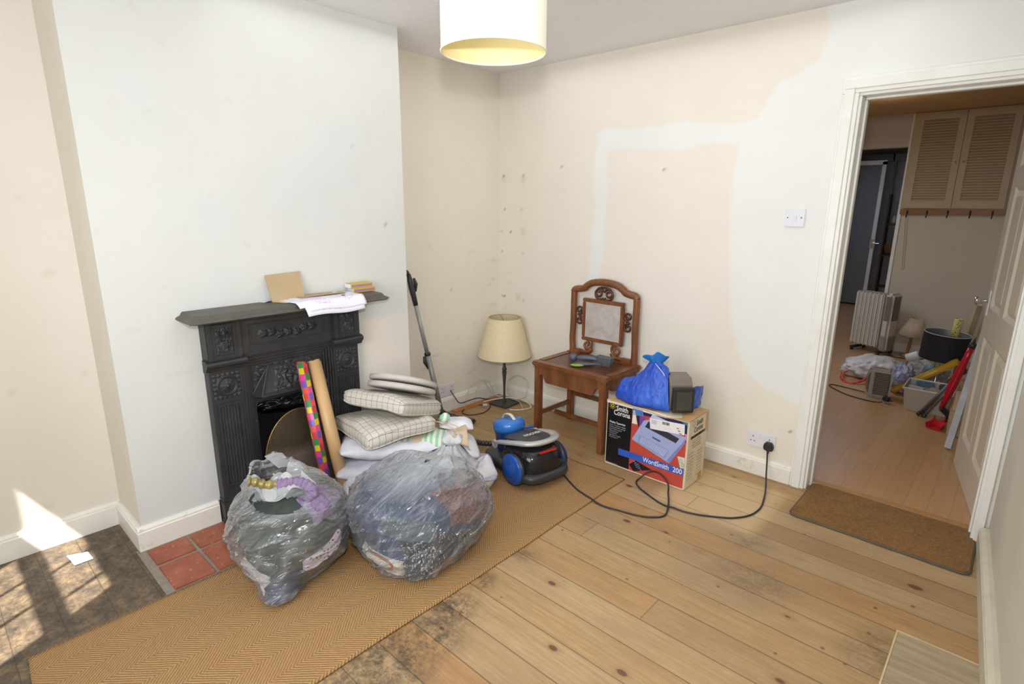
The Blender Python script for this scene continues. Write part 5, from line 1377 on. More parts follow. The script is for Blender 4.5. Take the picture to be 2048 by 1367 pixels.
mb = MB(); mb.lathe([(.0, -.03), (.02, -.028), (.026, -.01), (.026, .02), (.018, .034), (.0, .036)], (0, 0, 0), 16, cap=False); o = mb.build('cloth_roll', M_grn, origin=None, smooth=True); o.location = hp_(.125, .03, .385); o.rotation_euler = (.5, .9, .3)
tag(o, 'rolled end of green striped cloth sticking out beside the upper checked cushion', 'cloth')
def pad(label, M, r, h):
    mb = MB(); prof = [(0.0, -h/2), (r*.9, -h/2), (r*.98, -h*.38), (r, 0), (r*.98, h*.38), (r*.9, h/2), (0.0, h/2)]
    t = bpy.data.objects.new('round_seat_pad', None); C.objects.link(t); t.matrix_basis = M; tag(t, label, 'cushion')
    mb.lathe(prof, (0, 0, 0), 56, cap=False); mb.build('cover', M_pad, t, local=True, smooth=True)
    mb = MB()
    for s in (-1, 1): 
        pass
    mb.tube([(r*.985*math.cos(k/56*2*PI), r*.985*math.sin(k/56*2*PI), h*.36) for k in range(56)], .0022, 6, closed=True, cap=False); mb.build('piping', M_pad, t, local=True, smooth=True)
pad('round off-white seat pad lying on the upper checked cushion', PN(-.095, -.09, .527, 0, .38, .21), .185, .030)
pad('round off-white seat pad on top of the whole heap', PN(-.085, -.10, .560, 0, .41, .21), .185, .028)
# soft things on the floor round the heap
pillow('pillow', 'crumpled white pillow end on the floor between the big bag and the vacuum', 'pillow', .19, .17, .14, M_cot, PN(.29, .10, .085, .4, .1, .0), p=2.4, e=.5, seed=11, wr=.07)
pillow('folded_garment', 'navy blue garment tucked behind the top of the big plastic bag', 'clothing', .20, .16, .08, simple('navy_cloth', rgb(34, 44, 84), .9, var=.2), PN(.14, .27, .27, .4, -.2, .1), p=2.4, e=.5, seed=14, wr=.02)
pillow('folded_garment', 'white garment squashed on the floor behind the brown paper roll', 'clothing', .22, .20, .13, M_cot, PN(-.30, .18, .078, .2, .1, 0), p=2.2, e=.5, seed=21, wr=.04)
# ------------------------------------------------------------------ two see-through bin bags full of clothes
TOC = V((.915, -.403, 0))     # direction from the bags to the middle of the room
RGT = V((.403, .915, 0))
def film(name, seed, tint, a0, a1, rot=(0, 0, 0)):
    """thin polythene: clear sheet with a milky veil, and sharp highlights on its creases"""
    m = N(name)
    src = m.mapping((1, 1, 1), loc=(seed, 0, 0), rot=rot)
    w1 = m.noise(2.2, 2, .5, m.mapping((1, 1, 3.4), src=src), .8); w2 = m.noise(5.5, 2, .5, m.mapping((1, 1, 5.0), src=src), 1.0); w3 = m.noise(26, 3, .6, src=src)
    rid = lambda w, k: m.math('MAXIMUM', m.math('SUBTRACT', 1.0, m.math('ABSOLUTE', m.math('MULTIPLY', m.math('SUBTRACT', w, .5), k))), 0.0)
    r1 = rid(w1, 7.0); r2 = rid(w2, 6.0)
    h = m.math('ADD', r1, m.math('MULTIPLY', r2, .5))
    bp = m.node('ShaderNodeBump', {'Height': h, 'Strength': 1.0, 'Distance': .011}).outputs[0]
    lw = m.node('ShaderNodeLayerWeight', {'Blend': .30}).outputs['Facing']
    at = m.node('ShaderNodeSeparateColor', {0: m.attr('Col')}).outputs[0]
    veil = m.math('ADD', m.math('ADD', a0, m.math('MULTIPLY', m.math('POWER', r1, 5.0), .16)), m.math('MULTIPLY', m.math('POWER', lw, 1.8), a1))
    veil = m.math('ADD', veil, m.math('MULTIPLY', m.math('POWER', r2, 6.0), .08))
    veil = m.math('MINIMUM', m.math('ADD', veil, m.math('MULTIPLY', m.math('SUBTRACT', 1.0, at), .5)), .9)
    tr = m.node('ShaderNodeBsdfTransparent', {'Color': (.96, .97, .98, 1)}).outputs[0]
    df = m.node('ShaderNodeBsdfDiffuse', {'Color': tint}).outputs[0]
    gl = m.node('ShaderNodeBsdfGlossy', {'Color': (1, 1, 1, 1), 'Roughness': .13, 'Normal': bp}).outputs[0]
    fr = m.node('ShaderNodeFresnel', {'IOR': 1.38, 'Normal': bp}).outputs[0]
    a = m.node('ShaderNodeMixShader', {0: veil, 1: tr, 2: df}).outputs[0]
    b = m.node('ShaderNodeMixShader', {0: m.math('MINIMUM', m.math('MULTIPLY', fr, 1.9), .55), 1: a, 2: gl}).outputs[0]
    m.t.links.new(b, m.t.nodes['Material Output'].inputs[0]); m.t.nodes.remove(m.b)
    return m.m
def bagshape(c, R, Hh, prof, seed, amp, lobes=None, depth=1.0):
    """returns f(theta, t)->point; theta=0 faces the room. prof: list of (t, r) ; z = t*Hh"""
    def rad(t):
        for (t0, r0), (t1, r1) in zip(prof, prof[1:]):
            if t <= t1:
                k = (t-t0)/(t1-t0); k = k*k*(3-2*k) ; return r0+(r1-r0)*k
        return prof[-1][1]
    def f(th, t, s=1.0, extra=0.0):
        r = R*rad(t)*s+extra
        ct, st = math.cos(th), math.sin(th)
        n1 = fbm(ct*1.2+seed, st*1.2, t*1.5, 2); n2 = fbm(ct*2.4+seed, st*2.4+4, t*3, 2)
        r *= 1+amp*n1+amp*.25*n2
        if lobes:
            for lt, lz, lw_, lzw, la in lobes:
                dth = (th-lt+PI) % (2*PI)-PI
                r += la*math.exp(-(dth/lw_)**2-((t-lz)/lzw)**2)
        p = V(c)+TOC*(ct*r*depth)+RGT*(st*r)
        p.z = max(.0125, .0125+t*Hh*(1 if t < .97 else 1))
        return p
    return f
def skin(name, label, f, mat, seed, Nu=220, Nt=130, wrk=.007, hole=None, top=None, slant=.15):
    mb = MB(); al = []
    for j in range(Nt+1):
        t = j/Nt
        for i in range(Nu+1):
            th = (i % Nu)/Nu*2*PI
            tw = (th+PI) % (2*PI)-PI; al_ = tw*math.cos(slant)+t*2.4*math.sin(slant); ac_ = -tw*math.sin(slant)+t*2.4*math.cos(slant)
            q1 = fbm(al_*.9+seed, ac_*3.4, 1.0, 2); q2 = fbm(al_*1.6+seed, ac_*9.0, 5.0, 2)
            rid = (1-min(1, abs(q1)*4.5))**2*wrk*1.7+(1-min(1, abs(q2)*4.5))**2*wrk*.55
            rid *= sstep(0, .25, PI-abs(tw))
            p = f(th, t, 1.0, rid)
            if top: p = top(p, th, t)
            mb.v.append(p); al.append(1-sstep(.84, 1.0, t)*.6)
    for j in range(Nt):
        for i in range(Nu):
            if hole and hole(((i+.5)/Nu*2*PI+PI) % (2*PI)-PI, (j+.5)/Nt): continue
            a = j*(Nu+1)+i; mb.f.append([a, a+1, a+Nu+2, a+Nu+1]); mb.mi.append(0)
    # floor of the bag
    o = mb.build(name, mat, smooth=True, origin=f(0, 0)-TOC*.25)
    at = o.data.color_attributes.new('Col', 'FLOAT_COLOR', 'POINT'); at.data.foreach_set('color', [x for a in al for x in (a, a, a, 1)])
    return o
def garment(name, label, f, th0, th1, t0, t1, mat, seed, s=.93, wave=.05, tilt=0.0, n=(70, 40), fold=.012, group=None, cat='clothing'):
    """cloth bulging against the inside of the bag over a patch of its wall"""
    mb = MB()
    def g(u, v):  # patch of the wall
        th = th0+(th1-th0)*u; t = t0+(t1-t0)*v+tilt*(u-.5)+wave*nz(u*3+seed, v*2)*(1 if .0 < v < 1 else 1)
        t = max(.0, min(.83, t)); e = min(u, 1-u, v, 1-v); inn = -.06*(1-sstep(0, .16, e))
        return f(th, t, s, inn+fold*abs(fbm(u*5+seed, v*7, seed, 3))-.004)
    mb.grid(g, *n); o = mb.build(name, mat, smooth=True, origin=g(.5, .5)); 
    return tag(o, label, cat, group)
def cloth(name, col, var=.15, scale=30, bump=.4, bs=22):
    m = N(name); m.bump(m.noise(bs, 5, .6, dist=.8), bump, .02)
    return m.out(m.ramp(m.noise(scale, 3), [(.3, tuple(k*(1-var) for k in col[:3])+(1,)), (.7, tuple(min(1, k*(1+var)) for k in col[:3])+(1,))]), .9)
M_g1 = cloth('dark_green_knit', rgb(62, 70, 64)); M_g2 = cloth('navy_knit', rgb(52, 56, 84)); M_g3 = cloth('lilac_knit', rgb(136, 116, 150), .22, 60); M_g4 = cloth('pale_pink_cloth', rgb(214, 200, 198), .08)
m = N('polka_dot_cloth'); vo = m.node('ShaderNodeTexVoronoi', {'Vector': m.co, 'Scale': 62.0, 'Randomness': .15}); M_dot = m.out(m.mix(m.math('LESS_THAN', vo.outputs['Distance'], .30), rgb(206, 190, 196), rgb(84, 62, 80)), .9)
m = N('dark_floral_cloth'); M_flo = m.out(m.ramp(m.noise(26, 3, .6), [(.40, rgb(44, 46, 66)), (.56, rgb(60, 60, 84)), (.62, rgb(150, 60, 66)), (.70, rgb(92, 100, 110))]), .9)
M_g5 = cloth('slate_blue_cloth', rgb(58, 70, 96), .2, 8); M_g6 = N('brown_tweed'); M_g6.bump(M_g6.noise(160, 3), .4, .004)
M_g6 = M_g6.out(M_g6.ramp(M_g6.noise(130, 3, .7), [(.32, rgb(62, 46, 52)), (.5, rgb(112, 78, 74)), (.68, rgb(150, 98, 84))]), .95)
m = N('black_flecked_knit'); fl_ = m.noise(1, 2, .6, m.mapping((150, 150, 60))); big_ = m.noise(7, 3)
M_g7 = m.out(m.mix(m.math('MULTIPLY', m.math('GREATER_THAN', fl_, .60), m.math('GREATER_THAN', big_, .46)), rgb(36, 38, 46), rgb(196, 196, 186)), .9)
M_g8 = cloth('cream_cotton', rgb(214, 206, 190), .06); M_g9 = cloth('terracotta_cloth', rgb(170, 96, 74), .1); M_g10 = cloth('grey_green_cloth', rgb(84, 98, 104), .15)

# small bag, left --------------------------------------------------
B1 = (.935, -2.23, 0); H1 = .415
f1 = bagshape(B1, .232, H1, [(0, .50), (.06, .72), (.28, .98), (.5, 1.04), (.72, .90), (.86, .66), (.95, .44), (1.0, .30)], 3.1, .10, lobes=[(-.30, .02, .38, .16, .13), (.5, .30, .5, .3, .02)], depth=1.0)
bag1 = thing('bin_bag', 'smaller clear plastic sack of clothes with a torn open top, nearest the hearth', 'bag', (B1[0], B1[1], .0125))
M_f1 = film('clear_polythene_small', 1.0, rgb(214, 218, 220), .055, .42, (.3, 1.1, .0))
def top1(p, th, t):
    if t > .78:
        k = (t-.78)/.22
        p = p+RGT*(-.055*k*k)-TOC*(.05*k)
        p.z += .022*k*k*(1+1.0*math.cos(th-2.6))+.012*math.sin(5*th)*k
    return p
def hole1(th, t): return math.hypot((th+.22)/.62, (t-.845)/.048) < 1 or math.hypot((th-.70)/.24, (t-.80)/.05) < 1 or math.hypot((th+.92)/.07, (t-.87)/.03) < 1
o = skin('polythene', '', f1, M_f1, 3.0, hole=hole1, top=top1); o.location = o.location-bag1.location; o.parent = bag1
M_torn = N('milky_polythene'); M_torn.bump(M_torn.noise(14, 5, .6, dist=1.5), .6, .015); M_torn = M_torn.out(rgb(208, 210, 212), .22, 0, Alpha=.62)
mb = MB()
def flap(u, v):
    base = f1(2.7-1.6*u+.5, .93); b = V(base)+RGT*(-.02)
    return (b.x+.02*math.sin(u*6)*v-.02*v, b.y-.03*v+.03*(u-.5)*v, b.z+.012+v*(.062+.03*math.sin(u*5+1))*(1-.8*abs(u-.35)))
mb.grid(flap, 26, 16); mb.build('torn_flap', M_torn, bag1, smooth=True)
mb = MB()
def collar(u, v):
    th = -1.25+2.3*u; p = f1(th, .895+.05*v+.02*math.sin(u*12)); p = top1(p, th, .9+.05*v)
    p = p+V((0, 0, .020*v+.006*math.sin(u*20)))+TOC*(.012*math.sin(u*9)*v-.02*v); return p
mb.grid(collar, 60, 10); mb.build('crumpled_rim', M_torn, bag1, smooth=True)
# contents
mb = MB(); mb.grid(lambda u, v: f1(u*2*PI, min(.84, .02+.80*v*1.02), .90-.0*v, -.010-.05*sstep(.86, 1, v)), 90, 50)
mb.v.append(V((B1[0], B1[1], .352))); k0 = 50*91
for i in range(90): mb.f.append([k0+i, k0+i+1, len(mb.v)-1]); mb.mi.append(0)
tag(mb.build('folded_garment', M_g1, smooth=True, origin=(B1[0], B1[1], .2)), 'dark green knitted garment filling the smaller plastic sack', 'clothing')
garment('folded_garment', 'navy blue garment at the bottom front corner of the smaller plastic sack', f1, -.75, .95, .0, .24, M_g2, 2, .945, tilt=.10)
garment('folded_garment', 'pale pink garment low on the left side of the smaller plastic sack', f1, -1.35, -.35, .10, .27, M_g4, 5, .955, tilt=-.14)
garment('folded_garment', 'pale polka dot garment inside the smaller plastic sack, right of centre', f1, .05, 1.10, .26, .40, M_dot, 7, .96, tilt=.20, wave=.02)
garment('folded_garment', 'dark floral garment at the right side of the smaller plastic sack', f1, .85, 1.9, .26, .58, M_flo, 9, .955)
garment('folded_garment', 'lilac knitted garment at the upper right of the smaller plastic sack', f1, .30, 1.6, .60, .90, M_g3, 12, .95)
M_gold = simple('gold_olive_satin', rgb(150, 138, 84), .35, .3, var=.3, scale=40)
c0 = top1(f1(.0, .93), 0, .93)+V((-.045, -.02, .022))
mb = MB(); P = spline([c0+RGT*(-.075)+V((0, 0, .022)), c0+RGT*(-.045)+V((0, 0, .012)), c0+RGT*(-.01)+V((0, 0, -.006)), c0+RGT*(.035)+V((0, 0, -.012))], 14)
P = spline(P, 3); mb.tube(P, [.017+.003*math.sin(i*.22) for i in range(len(P))], 12); tag(mb.build('scrunchie', M_gold, origin=P[0], smooth=True), 'twisted gold and olive scrunchie on top of the clothes in the smaller sack', 'scrunchie')
mb = MB(); P = spline([c0+RGT*(.03)+V((0, 0, -.015)), c0+RGT*(.07)+V((.01, 0, -.012)), c0+RGT*(.115)+V((.02, 0, -.022)), c0+RGT*(.135)+V((.05, 0, -.05)), c0+RGT*(.10)+V((.07, 0, -.07))], 12)
P = spline(P, 3); mb.tube(P, [.024+.002*math.sin(i*.5) for i in range(len(P))], 12); tag(mb.build('knitted_sleeve', M_g3, origin=P[0], smooth=True), 'lilac ribbed knit sleeve poking out of the torn top of the smaller sack', 'clothing')

# big bag, right ---------------------------------------------------
B2 = (1.19, -1.765, 0); H2 = .385
f2 = bagshape(B2, .302, H2, [(0, .60), (.07, .80), (.25, .98), (.5, 1.03), (.70, .97), (.86, .76), (.95, .46), (1.0, .03)], 9.4, .08, lobes=[(-.25, .02, .5, .22, .075), (-1.0, .15, .35, .2, .02), (1.0, .62, .40, .25, .03), (-.9, .75, .4, .2, .02)], depth=1.0)
bag2 = thing('bin_bag', 'big bulging clear plastic sack of clothes with a knotted top, beside the vacuum cleaner', 'bag', (B2[0], B2[1], .0125))
M_f2 = film('clear_polythene_big', 7.0, rgb(208, 214, 222), .055, .42, (-.5, .9, .4))
def top2(p, th, t):
    if t > .84:
        k = (t-.84)/.16; p = p+RGT*(.05*k*k); p.z += .016*math.sin(4*th+1)*k*(1-k)*4
    return p
o = skin('polythene', '', f2, M_f2, 9.0, Nu=260, Nt=150, wrk=.008, top=top2, slant=.75); o.location = o.location-bag2.location; o.parent = bag2
# gathered neck and knot towards the back right
mb = MB(); kc = V(B2)+RGT*.175-TOC*.11+V((0, 0, .405))
def neck(u, v):
    th = u*2*PI; r_ = .105*(1-v)**1.3+.030+.012*abs(math.sin(th*5+v*2))*(1-v*.4)
    q = kc+V((math.cos(th)*r_, math.sin(th)*r_, .0))+RGT*(.02*v)
    q.z = .305+.105*v+.006*nz(th*3, v*5); return q
mb.grid(neck, 90, 24); 
def tuft(u, v):
    th = u*2*PI; r_ = (.028+.022*math.sin(v*PI))*(1+.22*math.sin(th*4+3*v)); q = kc+RGT*(.02+.012*v)+V((math.cos(th)*r_, math.sin(th)*r_, 0)); q.z = .408+.045*v+.008*math.sin(th*3); return q
mb.grid(tuft, 60, 12); mb.build('knotted_neck', M_torn, bag2, smooth=True)
mb = MB(); mb.grid(lambda u, v: f2(u*2*PI, .02+.82*v, .915, -.008-.05*sstep(.8, 1, v)), 90, 50)
mb.v.append(V((B2[0], B2[1], .335))); k0 = 50*91
for i in range(90): mb.f.append([k0+i, k0+i+1, len(mb.v)-1]); mb.mi.append(0)
tag(mb.build('folded_garment', M_g5, smooth=True, origin=(B2[0], B2[1], .2)), 'slate blue garment filling the big plastic sack', 'clothing')
garment('folded_garment', 'black knit with white flecks low at the front of the big plastic sack', f2, -.62, .85, .05, .50, M_g7, 3, .945, wave=.12)
garment('folded_garment', 'brown tweed garment on the right side of the big plastic sack', f2, .10, 1.8, .40, .93, M_g6, 6, .95, tilt=-.12)
garment('folded_garment', 'grey green garment across the middle left of the big plastic sack', f2, -.9, .15, .46, .70, M_g10, 8, .95, tilt=-.12)
garment('folded_garment', 'cream cotton garment at the bottom left of the big plastic sack', f2, -1.35, -.35, .02, .30, M_g8, 13, .955, tilt=-.12)
garment('folded_garment', 'terracotta garment showing at the bottom front of the big plastic sack', f2, -.15, .55, .0, .12, M_g9, 15, .955, tilt=.06)
garment('folded_garment', 'dark grey garment at the lower right of the big plastic sack', f2, .55, 1.6, .10, .42, cloth('charcoal_cloth', rgb(58, 60, 72)), 17, .945)
mb = MB(); P = [f2(-1.02+.42*math.sin(a), .20+.10*math.cos(a), .958) for a in [k/30*PI*1.3 for k in range(31)]]
mb.tube(P, .0045, 8); tag(mb.build('piped_hem', M_g9, origin=P[0], smooth=True), 'orange piped hem of the cream garment inside the big sack', 'clothing')
# ------------------------------------------------------------------ panelled door standing open into the hall
M_door = simple('cream_door_paint', rgb(218, 207, 186), .38, var=.03)
DW, DH = .822, 1.975
dr = bpy.data.objects.new('door_1', None); C.objects.link(dr); dr['kind'] = 'structure'; dr['label'] = 'cream six-panel door standing open into the hall'
dr.location = (3.043, .142, .008); dr.rotation_euler = (0, 0, math.atan2(.983, -.182))
mb = MB()
zr = [0, .20, .80, .96, 1.60, 1.70, 1.87, DH]; xs_ = [0, .105, .365, .455, .715, DW]
for a, b in ((0, .105), (.365, .455), (.715, DW)): mb.box((a, -.04, 0), (b, 0, DH))
for a, b in ((0, .20), (.80, .96), (1.60, 1.70), (1.87, DH)): mb.box((.105, -.04, a), (.365, 0, b)); mb.box((.455, -.04, a), (.715, 0, b))
mb.box((.1, -.032, .1), (.72, -.014, 1.9))
mb.build('door_leaf', M_door, dr, local=True)
mb = MB(); mb.box((-.001, -.0405, .0), (.003, .0005, DH)); mb.build('door_edge', M_gloss, dr, local=True)
for a, b in ((.105, .365), (.455, .715)):
    for c_, d in ((.20, .80), (.96, 1.60), (1.70, 1.87)):
        mb = MB()
        for y0, s in ((-.014, 1), (-.032, -1)):
            i1, i2, i3 = .0, .014, .045
            R_ = [[(a+i, y, c_+i), (b-i, y, c_+i), (b-i, y, d-i), (a+i, y, d-i)] for i, y in ((.0, y0+s*.014), (.016, y0+s*.004), (.022, y0), (.026, y0+s*.002), (.050, y0+s*.010))]
            vs = [p for r_ in R_ for p in r_]; fs = []
            for k in range(4):
                for q in range(4):
                    fs.append((4*k+q, 4*k+(q+1) % 4, 4*k+4+(q+1) % 4, 4*k+4+q))
            fs.append((16, 17, 18, 19)); mb.add(vs, fs)
        mb.build('door_panel', M_door, dr, local=True)
M_chrome = simple('polished_chrome', rgb(210, 210, 208), .12, .95, var=.02)
mb = MB(); mb.bbox((.760, 0, .91), (.805, .004, 1.05), .001); pl = mb.build('lock_plate', M_gloss, dr, local=True)
mb = MB(); T = Matrix.Translation((.782, .004, .99)) @ Matrix.Rotation(-PI/2, 4, 'X'); mb.lathe([(.012, 0), (.008, .012), (.008, .034), (.018, .040), (.021, .050), (.018, .058), (.0, .060)], (0, 0, 0), 24, T); mb.build('door_knob', M_chrome, pl, local=True, smooth=True)
for z in (.22, 1.65):
    mb = MB(); mb.box((-.0015, -.034, z), (.0005, -.004, z+.085)); mb.tube([(-.003, .003, z), (-.003, .003, z+.085)], .005, 8); mb.build('hinge', M_gloss, dr, local=True)

# ------------------------------------------------------------------ hall cupboard and coat rail
M_lou = simple('buff_cupboard_paint', rgb(184, 164, 134), .5, var=.04)
cu = thing('wall_cupboard', 'buff painted high cupboard with two louvred doors on the hall wall above the coat rail', 'cupboard', (2.39, HY-.02, 1.5))
mb = MB(); cx0, cx1, cz0, cz1 = 2.0, 2.785, 1.50, 2.408
mb.box((cx0-.03, HY-.016, cz0-.01), (cx1+.02, HY, H-.001)); mb.build('surround', M_lou, cu)
for k, (a, b) in enumerate(((cx0, 2.386), (2.391, cx1))):
    mb = MB(); y1 = HY-.018; y0 = y1-.022
    for p, q in (((a, y0, cz0+.07), (a+.055, y1, cz1-.07)), ((b-.055, y0, cz0+.07), (b, y1, cz1-.07)), ((a, y0, cz0), (b, y1, cz0+.07)), ((a, y0, cz1-.07), (b, y1, cz1))): mb.box(p, q)
    d_ = mb.build('door', M_lou, cu)
    mb = MB(); n = 30
    for i in range(n):
        z = cz0+.072+i*(cz1-cz0-.145)/n
        mb.add([(a+.05, y0+.003, z), (b-.05, y0+.003, z), (b-.05, y1-.004, z+.026), (a+.05, y1-.004, z+.026), (a+.05, y0+.003, z+.006), (b-.05, y0+.003, z+.006)], [(0, 1, 2, 3), (4, 5, 2, 3), (0, 4, 5, 1)])
    mb.build('louvres', M_lou, d_)
    mb = MB(); mb.lathe([(.006, 0), (.006, .008), (.012, .016), (.010, .022), (0, .024)], (0, 0, 0), 16, Matrix.Translation(((b-.028) if k == 0 else (a+.028), y0, 1.93)) @ Matrix.Rotation(PI/2, 4, 'X')); mb.build('knob', M_lou, d_, smooth=True)
rl = thing('coat_rail', 'brown wooden coat rail with five dark hooks on the hall wall', 'coat rail', (2.39, HY-.02, 1.46))
mb = MB(); mb.bbox((1.975, HY-.034, 1.436), (2.806, HY-.012, 1.488), .003); mb.build('board', simple('varnished_pine', rgb(146, 96, 50), .45, var=.12, scale=6), rl)
M_hook = simple('dark_iron_hook', rgb(58, 50, 46), .45, .5)
for x in (2.04, 2.205, 2.372, 2.545, 2.71):
    mb = MB(); mb.tube(spline([(x, HY-.036, 1.47), (x, HY-.038, 1.44), (x, HY-.044, 1.415), (x, HY-.064, 1.408), (x, HY-.076, 1.425)], 5), .0045, 8); mb.bbox((x-.007, HY-.038, 1.44), (x+.007, HY-.034, 1.478), .001); mb.build('hook', M_hook, rl, smooth=True)
mb = MB(); mb.tube([(2.028, HY-.005, 1.42), (2.07, HY-.005, .88)], .003, 6); mb.tube([(2.045, HY-.005, 1.42), (2.086, HY-.005, .88)], .003, 6); mb.tube([(2.07, HY-.005, .88), (2.086, HY-.005, .88)], .003, 6)
tag(mb.build('pull_cord', M_wcab, origin=(2.05, HY-.005, 1.1)), 'thin cream looped cord hanging on the hall wall below the left hook', 'cord')

# ------------------------------------------------------------------ far grey door at the end of the passage
M_gdoor = simple('blue_grey_door_paint', rgb(112, 115, 120), .5, var=.05)
d2_ = bpy.data.objects.new('door_2', None); C.objects.link(d2_); d2_['kind'] = 'structure'; d2_['label'] = 'grey painted door ajar at the end of the passage'; d2_.location = (.42, 7.0, .02)
mb = MB(); mb.box((.42, 6.985, .03), (1.215, 7.02, 2.13)); mb.build('door_leaf', M_gdoor, d2_)
mb = MB(); mb.box((1.212, 6.975, .02), (1.262, 7.03, 2.17)); mb.box((.42, 6.975, 2.128), (1.262, 7.03, 2.19)); mb.build('door_edge', M_gloss, d2_)
mb = MB(); mb.bbox((1.20, 6.966, .90), (1.27, 6.976, 1.03), .002); mb.tube([(1.235, 6.97, .98), (1.235, 6.93, .98), (1.33, 6.925, .975)], .009, 8); mb.build('lever_handle', M_chrome, d2_)
mb = MB(); mb.tube(spline([(.935, 6.98, 1.98), (.935, 6.96, 1.96), (.935, 6.94, 1.97)], 4), .006, 6); mb.build('coat_hook', M_chrome, d2_)
mb = MB(); mb.box((.3, 7.05, 0), (1.97, 7.09, .04)); mb.box((1.30, 7.30, 0), (1.33, 7.36, 2.2)); mb.box((1.28, 7.3, 2.2), (1.97, 7.36, 2.3)); mb.box((.42, 7.3, 2.19), (1.3, 7.36, 2.3)); struct('trim_4', mb, simple('grey_frame_paint', rgb(120, 122, 126), .5))
mb = MB(); mb.box((.0, 7.04, .0), (1.25, 7.12, .14)); struct('baseboard_passage', mb, simple('dark_skirting', rgb(40, 36, 34), .6))
sh = thing('shelf_unit', 'narrow dark wooden shelf unit beyond the far grey door', 'shelf', (1.45, 7.2, 0))
M_dwd = simple('dark_wood', rgb(70, 46, 30), .6, var=.15)
mb = MB(); mb.box((1.34, 7.1, 0), (1.36, 7.3, 1.7)); mb.box((1.54, 7.1, 0), (1.56, 7.3, 1.7)); mb.build('upright', M_dwd, sh)
for z in (.3, .78, 1.25):
    mb = MB(); mb.box((1.34, 7.1, z), (1.56, 7.3, z+.02)); mb.build('shelf_board', M_dwd, sh)
mb = MB(); mb.lathe([(.06, 0), (.085, .06), (.095, .14), (.09, .15)], (0, 0, 0), 20); o = mb.build('wicker_basket', simple('wicker', rgb(120, 82, 44), .8, var=.3, scale=60), smooth=True, solid=.006); o.location = (1.45, 7.19, .801); tag(o, 'brown wicker basket on the dark shelf beyond the far grey door', 'basket')
mb = MB(); mb.lathe([(.03, 0), (.034, .06), (.02, .09), (.02, .12), (0, .12)], (0, 0, 0), 16); o = mb.build('glass_jar', simple('pale_jar', rgb(190, 190, 190), .15), smooth=True); o.location = (1.44, 7.18, 1.271); tag(o, 'small pale jar on the upper dark shelf beyond the far door', 'jar')

# ------------------------------------------------------------------ things heaped in the hall
M_rad = simple('white_enamel', rgb(206, 200, 190), .35, var=.03)
ra = thing('oil_radiator', 'white oil-filled electric radiator standing by the hall wall', 'radiator', (1.965, 3.715, 0), -.38)
for i in range(7):
    x = -.20+i*.042
    mb = MB(); mb.bbox((x-.0195, -.075, .07), (x+.0195, .075, .64), .012); mb.build('fin', M_rad, ra, local=True, smooth=False)
mb = MB(); mb.bbox((.092, -.085, .045), (.170, .085, .655), .022); cb_ = mb.build('control_housing', M_rad, ra, local=True)
mb = MB(); mb.bbox((.166, -.055, .37), (.173, .055, .62), .003); mb.bbox((.11, -.0875, .37), (.155, -.084, .62), .001); mb.build('control_grille', simple('taupe_grille', rgb(120, 112, 104), .6), cb_, local=True)
mb = MB(); mb.bbox((.166, -.055, .06), (.173, .055, .21), .003); mb.bbox((.11, -.0875, .06), (.155, -.084, .21), .001); mb.build('lower_grille', simple('grey_grille', rgb(150, 142, 132), .6), cb_, local=True)
for x in (-.16, .12):
    mb = MB(); mb.bbox((x-.02, -.12, .03), (x+.02, .12, .05), .005); fo = mb.build('foot', M_blk, ra, local=True)
    for s in (-1, 1):
        mb = MB(); mb.lathe([(.018, -.01), (.018, .01)], (0, 0, 0), 14, Matrix.Translation((x, s*.105, .019)) @ Matrix.Rotation(PI/2, 4, 'Y')); mb.build('castor', M_blk, fo, local=True)
cable('power_cable', 'black lead of the radiator lying along the hall skirting', [(2.12, 3.66, .012), (2.2, 3.6, .012), (2.32, 3.62, .012), (2.42, 3.70, .012)], .005, M_bcab)
lp = thing('small_lamp', 'small lamp with beige conical shade and wooden stem, beside the hall radiator', 'lamp', (2.26, 3.74, .0), 0, rot=(.03, .10, 0))
mb = MB(); mb.lathe([(.055, .01), (.055, .02), (.02, .035), (.012, .05), (.016, .12), (.011, .18), (.012, .27)], (0, 0, 0), 18); mb.build('stem', simple('turned_oak', rgb(150, 104, 60), .5), lp, local=True, smooth=True)
mb = MB(); mb.lathe([(.135, .24), (.055, .415)], (0, 0, 0), 36, cap=False); mb.build('lamp_shade', simple('beige_shade', rgb(190, 172, 146), .7), lp, local=True, smooth=True, solid=.002)
# black drum shade turned up on a chrome stand
dl_ = thing('tripod_lamp', 'lamp with large black drum shade, silver inside, on curved chrome legs in the hall heap', 'lamp', (2.625, 2.34, 0), 0, rot=(.02, .06, 0))
M_bsh = simple('black_fabric', rgb(22, 18, 26), .7); M_sil = simple('silver_foil_lining', rgb(150, 152, 156), .35, .6)
mb = MB(); mb.lathe([(.148, .335), (.152, .545)], (0, 0, 0), 48, cap=False); mb.build('drum_shade', M_bsh, dl_, local=True, smooth=True)
mb = MB(); mb.lathe([(.145, .336), (.149, .546)], (0, 0, 0), 48, cap=False); mb.build('shade_lining', M_sil, dl_, local=True, smooth=True)
mb = MB(); mb.tube([(.151*math.cos(k/40*2*PI), .151*math.sin(k/40*2*PI), .546) for k in range(40)], .0025, 6, closed=True, cap=False); mb.build('shade_rim', M_wcab, dl_, local=True)
for k in range(3):
    a = .6+k*2*PI/3; mb = MB(); mb.tube(spline([(.008*math.cos(a), .008*math.sin(a), .40), (.03*math.cos(a), .03*math.sin(a), .30), (.035*math.cos(a), .035*math.sin(a), .18), (.09*math.cos(a), .09*math.sin(a), .018)], 6), .006, 8); mb.build('leg', M_chrome, dl_, local=True, smooth=True)
